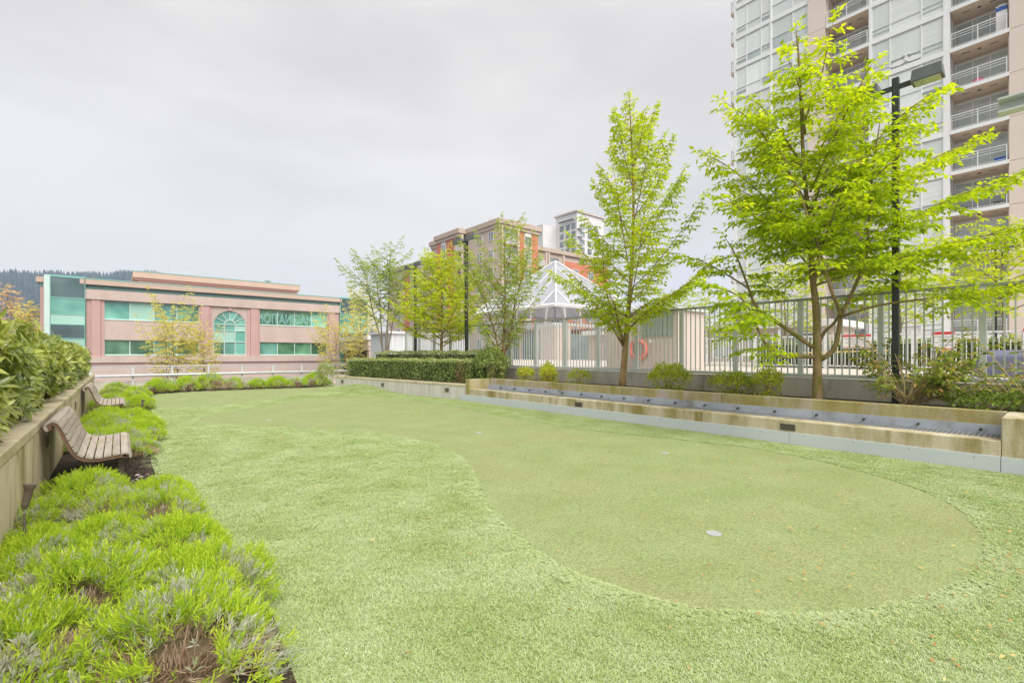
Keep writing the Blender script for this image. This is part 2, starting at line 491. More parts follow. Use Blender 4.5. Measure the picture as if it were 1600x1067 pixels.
def unit(a):
    return a / np.maximum(np.linalg.norm(a, axis=-1, keepdims=True), 1e-9)

def leaf_quads(P, D, N, L, W, fold=0.25, mid=0.42, curl=0.0):
    """kite-shaped leaves: base P, direction D, blade normal N"""
    D = unit(D)
    S = unit(np.cross(D, N))
    N = np.cross(S, D)
    L = np.asarray(L)[:, None] if np.ndim(L) else L
    W = np.asarray(W)[:, None] if np.ndim(W) else W
    m = P + D * L * mid
    up = N * W * fold
    tip = P + D * L - N * L * curl
    return np.stack([P, m + S * W * 0.5 + up, tip, m - S * W * 0.5 + up], axis=1)
# ================================================================== ground and terrace
GREEN_A = [(7.72, 3.33), (7.49, 2.24), (6.96, 1.3), (6.29, 0.76), (5.57, 0.52), (5.18, 0.46), (4.6, 0.44), (4.08, 0.52), (3.59, 0.68), (3.15, 0.91),
           (2.9, 1.12), (2.62, 1.42), (2.5, 1.7), (2.43, 1.97), (2.4, 2.19), (2.43, 2.53), (2.6, 3.11), (2.81, 3.71), (3.15, 4.31), (3.6, 5.14),
           (3.95, 6.16), (4.0, 7.37), (3.7, 8.74), (2.9, 9.86), (2.0, 11.16), (1.45, 12.22), (1.43, 12.9), (1.69, 13.4), (2.57, 14.37), (3.8, 15.48),
           (5.55, 16.35), (6.7, 15.9), (7.3, 14.08), (7.45, 12.65), (7.4, 11.25), (7.12, 9.26), (7.1, 7.82), (7.07, 6.8), (7.16, 5.79), (7.42, 4.9), (7.6, 3.95)]
GREEN_B = [(0.95, 21.2), (0.85, 18.5), (0.95, 16.3), (2.54, 16.25), (4.25, 17.4), (5.7, 18.7), (6.6, 20.0), (6.9, 21.0), (6.4, 21.75), (4.49, 22.0), (2.3, 22.1)]
BED = [(-0.64, -3.0), (0.55, -3.0), (0.62, 1.0), (0.62, 2.3), (0.68, 2.95), (0.52, 4.2), (0.58, 5.3), (0.55, 6.1), (0.36, 7.0), (0.34, 8.0), (0.39, 9.4), (0.52, 10.1),
       (0.66, 11.7), (0.66, 15.9), (0.75, 20.6), (1.1, 21.9), (2.3, 22.6), (4.5, 22.3), (7.4, 21.8), (7.6, 23.9), (-0.64, 23.9)]

def smooth_closed(P, sub=4):
    P = np.array(P)
    n = len(P)
    out = []
    for i in range(n):
        p0, p1, p2, p3 = P[i - 1], P[i], P[(i + 1) % n], P[(i + 2) % n]
        for k in range(sub):
            t = k / sub
            out.append(0.5 * (2 * p1 + (p2 - p0) * t + (2 * p0 - 5 * p1 + 4 * p2 - p3) * t * t + (3 * p1 - p0 - 3 * p2 + p3) * t ** 3))
    return np.array(out)

def inside(P, poly):
    poly = np.asarray(poly)
    x, y = P[:, 0], P[:, 1]
    r = np.zeros(len(P), bool)
    j = len(poly) - 1
    for i in range(len(poly)):
        xi, yi = poly[i]
        xj, yj = poly[j]
        c = ((yi > y) != (yj > y)) & (x < (xj - xi) * (y - yi) / (yj - yi + 1e-12) + xi)
        r ^= c
        j = i
    return r

def dist_poly(P, poly):
    poly = np.asarray(poly)
    best = np.full(len(P), 1e9)
    for i in range(len(poly)):
        a, b = poly[i - 1], poly[i]
        ab = b - a
        t = np.clip(((P - a) @ ab) / (ab @ ab + 1e-12), 0, 1)
        best = np.minimum(best, np.linalg.norm(P - (a + t[:, None] * ab), axis=1))
    return best

GA, GB = smooth_closed(GREEN_A), smooth_closed(GREEN_B)

def turf_h(P):
    h = 0.25 * np.exp(-((P[:, 0] - 7.75) / 1.0) ** 2 - ((P[:, 1] - 19.0) / 1.7) ** 2)
    h += 0.10 * np.exp(-((P[:, 0] - 4.6) / 1.6) ** 2 - ((P[:, 1] - 17.3) / 0.8) ** 2)
    for g in (GA, GB):
        d = dist_poly(P, g)
        d[inside(P, g)] = 0
        t = np.clip((d - 0.03) / 0.5, 0, 1)
        h *= t * t * (3 - 2 * t)
    return h

B(-400, 700, -300, 900, -6.4, -6.0).build('ground', 'street_asphalt')['kind'] = 'structure'
B(-9, 11.15, -14, 24.3, -6.0, -0.02).build('podium', 'concrete_pale')['kind'] = 'structure'
MB().prism([(11.15, -14), (62, -14), (62, 46), (17.5, 46), (17.5, 24.3), (11.15, 24.3)], -6.0, 1.0).build('pool_deck', 'deck_paving')['kind'] = 'structure'

xs = np.arange(-0.66, 8.80, 0.15)
ys = np.arange(-4.0, 23.3, 0.15)
gx, gy = np.meshgrid(xs, ys)
P2 = np.stack([gx.ravel(), gy.ravel()], 1)
zz = turf_h(P2)
nx = len(xs)
fs = [(j * nx + i, j * nx + i + 1, (j + 1) * nx + i + 1, (j + 1) * nx + i) for j in range(len(ys) - 1) for i in range(nx - 1)]
m_ = MB()
m_.add([(P2[i, 0], P2[i, 1], zz[i]) for i in range(len(P2))], fs)
m_.build('turf', 'turf_backing', smooth=True)['kind'] = 'structure'

for g in (GA, GB):
    m_ = MB()
    m_.add([(x, y, 0.006) for x, y in g], [tuple(range(len(g)))])
    o = m_.build('putting_green', 'green_carpet')
    if o.data.polygons[0].normal.z < 0:
        o.data.flip_normals()
    o['kind'] = 'structure'

m_ = MB()
m_.add([(x, y, 0.014) for x, y in BED], [tuple(range(len(BED)))])
m_.build('planting_bed', 'soil')['kind'] = 'structure'
B(9.56, 10.95, -6, 12.4, 0.30, 0.62).build('planter_soil', 'soil')['kind'] = 'structure'
m_ = MB()
m_.prism([(8.75, 12.6), (10.95, 12.4), (10.95, 21.3), (7.72, 21.3)], 0.10, 0.46)
m_.build('planter_soil', 'soil')['kind'] = 'structure'
B(-3.2, -0.86, -3, 21.4, 0.0, 0.68).build('planter_soil', 'soil')['kind'] = 'structure'

# cups let into the greens
def cup(x, y, label):
    t = thing('golf_cup', label, 'golf cup', (x, y, 0.007), 'cups in the putting greens')
    ring = MB()
    n = 20
    vs_, fs_ = [], []
    for r_, z_ in ((0.062, 0.0075), (0.062, 0.0105), (0.053, 0.0105), (0.050, 0.0085)):
        vs_ += [(x + r_ * math.cos(2 * math.pi * k / n), y + r_ * math.sin(2 * math.pi * k / n), z_) for k in range(n)]
    for j in range(3):
        fs_ += [(j * n + k, j * n + (k + 1) % n, (j + 1) * n + (k + 1) % n, (j + 1) * n + k) for k in range(n)]
    ring.add(vs_, fs_)
    ring.build('rim', 'cup_metal', t)
    pl = MB()
    pl.add([(x + 0.0505 * math.cos(2 * math.pi * k / n), y + 0.0505 * math.sin(2 * math.pi * k / n), 0.0088) for k in range(n)], [tuple(range(n))])
    pl.build('cover_plate', 'cup_metal', t)
cup(3.81, 1.93, 'pale round golf cup nearest the camera on the putting green')
cup(6.34, 3.97, 'pale round golf cup near the long water trough')
cup(5.26, 7.28, 'pale round golf cup in the middle of the putting green')
cup(6.30, 11.25, 'pale round golf cup near the clipped hedge wall')
cup(2.60, 11.65, 'pale round golf cup at the far left of the green')

# ================================================================== left garden wall
wall = thing('garden_wall', 'long tan concrete retaining wall behind the wooden benches', 'wall', (-0.75, 9, 0))
for y0, y1 in ((-3, 2.2), (2.21, 5.6), (5.61, 9.0), (9.01, 12.4), (12.41, 15.8), (15.81, 21.5)):
    B(-0.862, -0.637, y0, y1, 0, 0.695).build('wall_panel', 'concrete_tan', wall, bevel=0.006)
B(-0.85, -0.655, -3, 21.45, 0.69, 0.712).build('reveal_joint', 'concrete_tan', wall)
for y0, y1 in ((-3, 5.6), (5.61, 12.4), (12.41, 21.5)):
    B(-0.875, -0.628, y0, y1, 0.712, 0.80).build('cap', 'concrete_cap', wall, bevel=0.008)
def wall_light(parent, box, mat='bronze_fixture'):
    x0, x1, y0, y1, z0, z1 = box
    f = MB()
    f.box(x0, x1, y0, y1, z0, z1)
    o = f.build('step_light', mat, parent, bevel=0.004)
    k = MB()
    n = 4
    for i in range(n):
        zc = z0 + (z1 - z0) * (i + 0.7) / (n + 0.4)
        if x1 - x0 < y1 - y0:
            xf = x1 if x1 > -0.63 and x1 < 0 else x0
            d_ = 0.004 if xf == x1 else -0.004
            k.box(xf, xf + d_, y0 + 0.012, y1 - 0.012, zc, zc + 0.006)
    k.build('louvre', 'black_metal', o)
wall_light(wall, (-0.64, -0.622, 7.50, 7.66, 0.44, 0.58))
wall_light(wall, (-0.64, -0.622, 12.10, 12.28, 0.46, 0.60))

# ================================================================== water trough along the right side
tr = thing('water_trough', 'long mossy concrete water trough with metal grate along the lawn', 'trough', (9.0, 6, 0))
for y0, y1 in ((0.60, 4.6), (4.606, 8.5), (8.506, 12.38)):
    B(8.585, 8.86, y0, y1, 0, 0.40).build('front_wall', 'concrete_ledge', tr, bevel=0.010)
for y0, y1 in ((0.60, 4.6), (4.606, 8.5), (8.506, 12.385)):
    B(9.385, 9.56, y0, y1, 0, 0.705).build('back_wall', 'concrete_moss', tr, bevel=0.010)
B(8.587, 9.56, 12.39, 12.60, 0, 0.70).build('end_wall', 'concrete_moss', tr, bevel=0.010)
B(8.587, 9.56, -6, 0.595, 0, 0.70).build('end_wall', 'concrete_ledge', tr, bevel=0.012)
B(8.86, 9.385, 0.6, 12.38, 0.05, 0.22).build('basin_floor', 'concrete_curb', tr)
for i in range(7):
    y0 = -4.3 + 2.45 * i
    B(8.560, 8.584, y0 + 0.003, min(y0 + 2.447, 12.85), -0.01, 0.205).build('base_panel', 'flashing', tr, bevel=0.003)
sc_mesh = MB()
sc_mesh.tube([(0, 0, 0), (-0.004, 0, 0)], 0.008, 8)
sme = sc_mesh.mesh('screw', 'chair_grey')
for i in range(22):
    link('screw', sme, tr, (8.560, -1.8 + i * 0.66, 0.165))
for i in range(5):
    y0 = 0.6 + 2.356 * i
    B(9.366, 9.384, y0 + 0.002, y0 + 2.354, 0.30, 0.515).build('liner_panel', 'liner_metal', tr)
g_ = MB()
for k in range(int(11.74 / 0.055)):
    yy = 0.62 + k * 0.055
    g_.box(8.862, 9.364, yy, yy + 0.014, 0.362, 0.386)
for k in range(6):
    xx = 8.88 + k * 0.093
    g_.box(xx, xx + 0.010, 0.605, 12.375, 0.364, 0.384)
go = g_.build('grate', 'grate_metal', tr)
go['kind'] = 'stuff'
nzm = MB()
nzm.tube([(0.0, 0, 0), (-0.035, 0, 0.0), (-0.05, 0, -0.004), (-0.06, 0, -0.02)], [0.018, 0.018, 0.016, 0.013], 8)
nme = nzm.mesh('nozzle', 'black_metal')
for k in range(17):
    link('nozzle', nme, tr, (9.366, 0.85 + 0.68 * k, 0.445))
wall_light(tr, (8.570, 8.59, 2.96, 3.19, 0.232, 0.338))
wall_light(tr, (8.570, 8.59, 7.62, 7.85, 0.232, 0.338))

# ================================================================== hedge planter wall
hp = thing('hedge_planter_wall', 'pale streaked concrete planter wall under the clipped hedge', 'wall', (8.0, 17, 0))
m_ = MB()
m_.prism([(8.62, 12.62), (8.82, 12.62), (7.72, 21.2), (10.95, 21.2), (10.95, 21.4), (7.52, 21.4)], 0, 0.455)
m_.build('wall_body', 'concrete_pale', hp, bevel=0.008)
m_ = MB()
m_.prism([(8.605, 12.61), (8.835, 12.61), (7.735, 21.185), (10.95, 21.185), (10.95, 21.415), (7.505, 21.415)], 0.457, 0.53)
m_.build('cap', 'concrete_cap', hp, bevel=0.008)
for t_ in (0.11, 0.56, 0.93):
    px, py = 8.62 - 1.1 * t_, 12.62 + 8.78 * t_
    s_ = MB()
    s_.box(-0.014, 0.01, -0.10, 0.10, -0.07, 0.07)
    for q in range(4):
        s_.box(-0.018, -0.0145, -0.085, 0.085, -0.055 + q * 0.03, -0.043 + q * 0.03)
    lo = link('step_light', s_.mesh('step_light', 'bronze_fixture'), hp, (px, py, 0.30))
    lo.rotation_euler = (0, 0, math.atan2(1.1, 8.78))

# ================================================================== pool curb, fence
cb = thing('pool_curb', 'stained concrete curb carrying the tall metal fence', 'curb', (11.05, 8, 0.3))
for k in range(6):
    y0 = -5.9 + k * 4.6
    B(10.952, 11.16, y0 + 0.003, min(y0 + 4.597, 21.6), 0.30, 1.004).build('curb_section', 'concrete_curb', cb, bevel=0.008)

fence = thing('pool_fence', 'tall grey green metal picket fence behind the maples', 'fence', (11.04, 8, 1.0))
FY0, FSP = 0.98, 1.365
posts = [FY0 + FSP * k for k in range(-2, 16)]
pm = B(-0.045, 0.045, -0.045, 0.045, 0, 1.60).mesh('post', 'fence_paint')
bm_ = B(-0.0115, 0.0115, -0.0115, 0.0115, 0, 1.53).mesh('bar', 'fence_paint')
for y in posts:
    link('post', pm, fence, (11.04, y, 1.02))
for a_, b_ in zip(posts[:-1], posts[1:]):
    for k in range(1, 11):
        link('bar', bm_, fence, (11.04, a_ + (b_ - a_) * k / 11, 1.095))
for k in range(0, 17, 3):
    a_, b_ = posts[k], posts[min(k + 3, 17)]
    if b_ <= a_: continue
    B(11.005, 11.075, a_ + 0.004, b_ - 0.004, 2.622, 2.672).build('top_rail', 'fence_rail_worn', fence, bevel=0.004)
    B(10.925, 11.10, a_ + 0.004, b_ - 0.004, 1.028, 1.094).build('base_rail', 'fence_paint', fence, bevel=0.006)

# ================================================================== back guard rail
gr = thing('guard_rail', 'grey steel guard rail on a low parapet at the back of the terrace', 'railing', (4, 24, 0))
B(-3.2, 11.1, 23.92, 24.2, 0, 0.46).build('parapet', 'concrete_curb', gr, bevel=0.01)
for k in range(-2, 8):
    x = 1.70 + 1.265 * k
    B(x - 0.035, x + 0.035, 23.86, 23.915, 0.05, 1.0).build('post', 'galvanised', gr)
m_ = MB(); m_.tube([(-3, 23.82, 0.66), (9.6, 23.82, 0.66)], 0.055, 10); m_.build('lower_pipe', 'galvanised', gr, smooth=True)
m_ = MB(); m_.tube([(-3, 23.885, 1.02), (9.6, 23.885, 1.02)], 0.022, 8); m_.build('top_pipe', 'galvanised', gr, smooth=True)
m_ = MB(); m_.tube([(-3, 23.885, 0.93), (9.6, 23.885, 0.93)], 0.008, 6); m_.build('wire', 'galvanised', gr)

# ================================================================== benches
BENCH_PROF = [(-0.585, 0.690), (-0.605, 0.745), (-0.580, 0.790), (-0.525, 0.808), (-0.475, 0.780), (-0.440, 0.715), (-0.412, 0.640), (-0.385, 0.565), (-0.357, 0.495),
              (-0.320, 0.430), (-0.262, 0.392), (-0.185, 0.380), (-0.10, 0.386), (-0.015, 0.396), (0.060, 0.402), (0.105, 0.385), (0.118, 0.345), (0.090, 0.315), (0.045, 0.310)]

def resample(P, step):
    P = [Vector((x, 0, z)) for x, z in P]
    # dense Catmull-Rom
    D = []
    for i in range(len(P) - 1):
        p0, p1, p2, p3 = P[max(i - 1, 0)], P[i], P[i + 1], P[min(i + 2, len(P) - 1)]
        for k in range(10):
            t = k / 10
            D.append(0.5 * (2 * p1 + (p2 - p0) * t + (2 * p0 - 5 * p1 + 4 * p2 - p3) * t * t + (3 * p1 - p0 - 3 * p2 + p3) * t ** 3))
    D.append(P[-1])
    return D

def bench(y0, label):
    L = 1.75
    t = thing('garden_bench', label, 'bench', (-0.2, y0 + L / 2, 0), 'slatted benches along the garden wall')
    D = resample(BENCH_PROF, 0)
    cum = [0]
    for i in range(1, len(D)):
        cum.append(cum[-1] + (D[i] - D[i - 1]).length)
    def at(s):
        for i in range(1, len(D)):
            if cum[i] >= s:
                u = (s - cum[i - 1]) / (cum[i] - cum[i - 1] + 1e-9)
                return D[i - 1].lerp(D[i], u)
        return D[-1]
    pitch, gap = 0.0745, 0.009
    n = int(cum[-1] / pitch)
    for k in range(n):
        s0 = k * pitch
        a, c_ = at(s0), at(s0 + pitch - gap)
        mid_ = at(s0 + (pitch - gap) / 2)
        d_ = (c_ - a).normalized()
        nrm = Vector((-d_.z, 0, d_.x))      # outward (upper) side
        th = 0.026
        prof = [a - nrm * th, mid_ - nrm * th, c_ - nrm * th, c_, mid_, a]
        m_ = MB()
        m_.extr([(p.x, p.z) for p in prof], y0, y0 + L)
        m_.build('slat', 'bench_wood', t, bevel=0.003)
    # curved end ribs and centre rib under the slats
    for yy in (y0 + 0.012, y0 + L / 2 - 0.02, y0 + L - 0.052):
        S = [at(cum[-1] * i / 30) for i in range(31)]
        up_, lo_ = [], []
        for i, p in enumerate(S):
            d_ = (S[min(i + 1, 30)] - S[max(i - 1, 0)]).normalized()
            nr = Vector((-d_.z, 0, d_.x))
            up_.append(p - nr * 0.027)
            lo_.append(p - nr * 0.058)
        m_ = MB()
        vs_ = []
        for p in up_ + lo_:
            vs_.append((p.x, yy, p.z))
        for p in up_ + lo_:
            vs_.append((p.x, yy + 0.04, p.z))
        N1 = 31
        fs_ = []
        for i in range(30):
            fs_.append((i, i + 1, N1 + i + 1, N1 + i))
            fs_.append((2 * N1 + i, 2 * N1 + N1 + i, 2 * N1 + N1 + i + 1, 2 * N1 + i + 1))
            fs_.append((N1 + i, N1 + i + 1, 3 * N1 + i + 1, 3 * N1 + i))
            fs_.append((i, 2 * N1 + i, 2 * N1 + i + 1, i + 1))
        m_.add(vs_, fs_)
        m_.build('rib', 'bench_end_grain', t)
    for yy in (y0 + 0.25, y0 + L - 0.31):
        B(-0.30, -0.24, yy, yy + 0.06, 0, 0.335).build('leg', 'bronze_fixture', t)
        B(0.0, 0.05, yy, yy + 0.06, 0, 0.335).build('leg', 'bronze_fixture', t)
bench(6.87, 'weathered wooden slat bench nearest the camera against the garden wall')
bench(13.85, 'small looking slat bench farther along the garden wall')

# ================================================================== uplights
def uplight(x, y, h, label, tilt=0.12):
    t = thing('garden_uplight', label, 'garden light', (x, y, 0))
    dx = tilt * 0.4
    m_ = MB(); m_.tube([(x, y, 0), (x, y, h - 0.20)], 0.008, 8); m_.build('stake', 'bronze_fixture', t)
    m_ = MB(); m_.tube([(x, y, h - 0.17), (x + 0.004, y, h - 0.14), (x + dx * .5, y, h - 0.03)], [0.012, 0.022, 0.025], 12); m_.build('lamp_body', 'bronze_fixture', t)
    m_ = MB(); m_.tube([(x + dx * .5, y, h - 0.03), (x + dx * .6, y, h)], [0.031, 0.036], 12); m_.build('lamp_shroud', 'bronze_fixture', t)
uplight(-0.50, 4.66, 0.60, 'dark bullet garden light on a stake beside the tan wall')
uplight(0.42, 14.3, 0.42, 'tiny dark garden light in front of the farther bench')
# ================================================================== condominium tower (faces -X)
TX = 45.4
LEV = [-0.2 + 2.9 * i for i in range(14)]           # slab centre levels
tower = thing('condo_tower', 'tall glass and beige concrete condominium tower with stacked balconies', 'building', (TX, 8, -6))
T0, T1_ = -6.0, 39.0
tw = MB()
tw.box(TX + 0.16, TX + 18, 14.7, 20.85, T0, T1_)
tw.box(TX + 1.9, TX + 18, 10.3, 14.7, T0, T1_)
tw.box(TX + 0.16, TX + 18, 6.0, 10.3, T0, T1_)
tw.box(TX + 1.9, TX + 18, 2.7, 6.0, T0, T1_)
tw.box(TX + 0.2, TX + 18, -9.0, 2.7, T0, T1_)
tw.build('core_wall', 'tower_beige', tower)
for y0, y1, nm in ((13.38, 14.68, 'pier'), (-9.0, 2.78, 'pier')):
    for i, z in enumerate(LEV[:-1]):
        B(TX - 0.12, TX + 1.0, y0, y1, z + 0.012 - (6 if i == 0 else 0), z + 2.9 - 0.012).build(nm, 'tower_beige', tower, bevel=0.006)
for y0, y1 in ((10.22, 10.40), (5.69, 6.03), (17.60, 17.72), (20.80, 20.98)):
    B(TX - 0.10, TX + 0.5, y0, y1, T0, T1_).build('white_column', 'tower_white', tower)
B(TX + 0.3, TX + 1.91, 5.69, 5.80, T0, T1_).build('side_wall', 'tower_white', tower)
B(TX + 0.3, TX + 1.91, 13.30, 13.375, T0, T1_).build('side_wall', 'tower_beige', tower)
B(TX + 0.3, TX + 1.91, 10.40, 10.47, T0, T1_).build('side_wall', 'tower_beige', tower)
B(TX + 0.3, TX + 1.91, 2.785, 2.86, T0, T1_).build('side_wall', 'tower_beige', tower)

rw = random.Random(4)
def tower_window(y0, y1, z, setx, style):
    """one storey-high glazing unit between two slabs"""
    a, b_ = z + 0.20, z + 2.71
    f = MB()
    w = 0.045
    X0, X1 = TX + setx - 0.05, TX + setx + 0.06
    f.box(X0, X1, y0, y0 + w, a, b_)
    f.box(X0, X1, y1 - w, y1, a, b_)
    f.box(X0 + 0.002, X1, y0 + w, y1 - w, b_ - w, b_)
    f.box(X0 + 0.002, X1, y0 + w, y1 - w, a, a + w)
    splits = {0: [0.27], 1: [0.27, 0.14], 2: [0.42], 3: [0.30, 0.16]}[style]
    for s_ in splits:
        zz_ = a + (b_ - a) * s_
        f.box(X0 + 0.004, X1, y0 + w, y1 - w, zz_ - 0.025, zz_ + 0.025)
    fo = f.build('window', 'tower_white', tower)
    bl = rw.random() < .38
    zc = [a + w] + [a + (b_ - a) * s_ for s_ in sorted(splits)] + [b_ - w]
    for q in range(len(zc) - 1):
        B(TX + setx, TX + setx + 0.02, y0 + w, y1 - w, zc[q] + 0.03, zc[q + 1] - 0.028).build('pane', 'balcony_glass' if q < len(zc) - 2 and rw.random() < .40 else ('blind_glass' if bl else 'tower_glass'), fo)
    B(X0 - 0.004, X0 + 0.001, y0 + 0.01, y1 - 0.01, b_ - 0.012, b_ + 0.03).build('gasket', 'gasket', fo)
    for s_ in splits:
        zz_ = a + (b_ - a) * s_
        B(X0 - 0.002, X0 + 0.0035, y0 + w, y1 - w, zz_ - 0.022, zz_ + 0.002).build('gasket', 'gasket', fo)

COLS = [(19.80, 20.80, -0.02, 1), (18.50, 19.80, -0.02, 0), (17.72, 18.50, -0.02, 3),
        (15.86, 17.60, 0.05, 2), (14.68, 15.86, 0.05, 0),
        (9.07, 10.22, 0.0, 1), (7.23, 9.07, 0.0, 0), (6.03, 7.23, 0.0, 3)]
for i, z in enumerate(LEV[:-1]):
    for y0, y1, sx, st in COLS:
        tower_window(y0, y1, z, sx, st)
    for y0, y1, sx in ((17.72, 20.80, -0.02), (14.68, 17.60, 0.05), (6.03, 10.22, 0.0)):
        B(TX + sx - 0.09, TX + 0.5, y0, y1, z - 0.155, z + 0.195).build('spandrel', 'tower_white', tower)
    # front balconies
    for y0, y1 in ((10.475, 13.295), (2.865, 5.685)):
        s_ = B(TX - 0.10, TX + 1.89, y0, y1, z - 0.11, z + 0.11).build('balcony', 'tower_soffit', tower)
        B(TX - 0.125, TX - 0.101, y0 - 0.09 if y0 < 5 else y0 - 0.07, y1 + 0.0, z - 0.13, z + 0.125).build('slab_edge', 'tower_white', s_)
        r = MB()
        for yy in (y0 + 0.03, (y0 + y1) / 2, y1 - 0.03):
            r.box(TX - 0.09, TX - 0.045, yy - 0.025, yy + 0.025, z + 0.11, z + 1.14)
        r.box(TX - 0.095, TX - 0.04, y0, y1, z + 1.14, z + 1.19)
        for dz in (0.98, 0.80):
            r.box(TX - 0.08, TX - 0.055, y0, y1, z + dz, z + dz + 0.03)
        r.box(TX - 0.08, TX - 0.055, y0, y1, z + 0.20, z + 0.23)
        r.build('railing', 'white_paint', s_)
        d_ = MB()
        for yy in (y0 + 0.05, y0 + 0.95, y0 + 1.85, y1 - 0.06):
            d_.box(TX + 1.80, TX + 1.88, yy - 0.035, yy + 0.035, z + 0.12, z + 2.60)
        d_.box(TX + 1.805, TX + 1.88, y0, y1, z + 2.50, z + 2.62)
        d_.box(TX + 1.805, TX + 1.88, y0, y1, z + 2.05, z + 2.11)
        d_.build('door_frame', 'tower_white', s_)
        B(TX + 1.84, TX + 1.87, y0, y1, z + 0.12, z + 2.62).build('door_glass', 'balcony_glass', s_)
        sl = MB()
        for q in (0.25, 0.5, 0.74):
            yy = y0 + (y1 - y0) * q
            if q == 0.5:
                sl.tube([(TX + 0.8, yy, z - 0.111), (TX + 0.8, yy, z - 0.16)], 0.10, 12)
            else:
                sl.box(TX + 0.70, TX + 0.80, yy - 0.2, yy + 0.2, z - 0.125, z - 0.111)
        sl.build('soffit_vent', 'bronze_fixture', s_)
    # balconies wrapping the far corner
    s_ = B(TX + 0.5, TX + 4.0, 20.99, 21.55, z - 0.11, z + 0.11).build('balcony', 'tower_soffit', tower)
    r = MB()
    for xx in (TX + 0.53, TX + 1.8, TX + 3.0):
        r.box(xx - 0.02, xx + 0.02, 21.49, 21.53, z + 0.11, z + 1.14)
    r.box(TX + 0.5, TX + 0.54, 20.99, 21.53, z + 1.14, z + 1.19)
    r.box(TX + 0.55, TX + 4, 21.49, 21.53, z + 1.14, z + 1.19)
    for dz in (0.25, 0.55, 0.85):
        r.box(TX + 0.51, TX + 0.53, 20.99, 21.50, z + dz, z + dz + 0.03)
        r.box(TX + 0.54, TX + 4, 21.50, 21.52, z + dz, z + dz + 0.03)
    r.build('railing', 'white_paint', s_)

# things kept on the balconies
def chair(x, y, z, label):
    t = thing('balcony_chair', label, 'chair', (x, y, z))
    m_ = MB(); m_.box(x - .24, x + .24, y - .22, y + .22, z + .40, z + .44); m_.build('seat', 'chair_grey', t)
    m_ = MB(); m_.add([(x - .24, y + .22, z + .46), (x + .24, y + .22, z + .46), (x + .24, y + .36, z + .95), (x - .24, y + .36, z + .95),
                       (x - .24, y + .25, z + .46), (x + .24, y + .25, z + .46), (x + .24, y + .39, z + .95), (x - .24, y + .39, z + .95)],
                      [(0, 1, 2, 3), (7, 6, 5, 4), (0, 4, 5, 1), (1, 5, 6, 2), (2, 6, 7, 3), (3, 7, 4, 0)])
    m_.build('backrest', 'chair_grey', t)
    for sx in (-.21, .21):
        for sy in (-.2, .2):
            m_ = MB(); m_.tube([(x + sx, y + sy, z), (x + sx, y + sy, z + .40)], .016, 6); m_.build('leg', 'white_paint', t)
chair(TX + 0.75, 3.4, LEV[4] + 0.11, 'grey slatted chair at the right end of a lower tower balcony')
chair(TX + 0.75, 5.0, LEV[4] + 0.11, 'grey slatted chair at the left end of a lower tower balcony')
chair(TX + 0.75, 4.9, LEV[8] + 0.11, 'grey chair on an upper tower balcony below the blue cooler')
t = thing('storage_crate', 'cream storage crate at the end of the upper tower balcony', 'crate', (TX + 0.4, 3.1, LEV[8] + 0.11))
B(TX + 0.15, TX + 0.7, 2.88, 3.42, LEV[8] + 0.112, LEV[8] + 1.55).build('crate_body', 'sign_white', t, bevel=0.02)
B(TX + 0.16, TX + 0.72, 2.89, 3.40, LEV[8] + 1.552, LEV[8] + 1.60).build('crate_lid', 'tower_beige', t)
t = thing('cooler_box', 'blue picnic cooler with white handle on top of the storage crate', 'cooler', (TX + 0.4, 3.1, LEV[8] + 1.6))
B(TX + 0.16, TX + 0.60, 2.90, 3.42, LEV[8] + 1.602, LEV[8] + 1.90).build('cooler_body', 'blue_plastic', t, bevel=0.03)
B(TX + 0.15, TX + 0.61, 2.89, 3.43, LEV[8] + 1.902, LEV[8] + 1.96).build('lid', 'sign_white', t, bevel=0.015)
m_ = MB(); m_.tube([(TX + 0.14, 3.0, LEV[8] + 1.8), (TX + 0.08, 3.02, LEV[8] + 1.95), (TX + 0.08, 3.30, LEV[8] + 1.95), (TX + 0.14, 3.32, LEV[8] + 1.8)], .02, 8); m_.build('handle', 'sign_white', t)
t = thing('toy_tub', 'bright pink plastic tub on a tower balcony', 'tub', (TX + 0.3, 4.3, LEV[7] + 0.11))
m_ = MB(); m_.tube([(TX + .3, 4.3, LEV[7] + .112), (TX + .3, 4.3, LEV[7] + .38)], [.20, .28], 14); m_.build('tub_body', 'pink_plastic', t)
m_ = MB(); m_.tube([(TX + .3, 4.3, LEV[7] + .382), (TX + .3, 4.3, LEV[7] + .41)], [.30, .30], 14); m_.build('tub_rim', 'pink_plastic', t)
t = thing('storage_bin', 'dark blue bin on a mid level tower balcony', 'bin', (TX + 0.3, 3.0, LEV[5] + 0.11))
B(TX + 0.1, TX + 0.5, 2.9, 3.5, LEV[5] + 0.112, LEV[5] + 0.42).build('bin_body', 'blue_plastic', t, bevel=0.02)
B(TX + 0.09, TX + 0.51, 2.89, 3.51, LEV[5] + 0.422, LEV[5] + 0.46).build('bin_lid', 'blue_plastic', t, bevel=0.01)

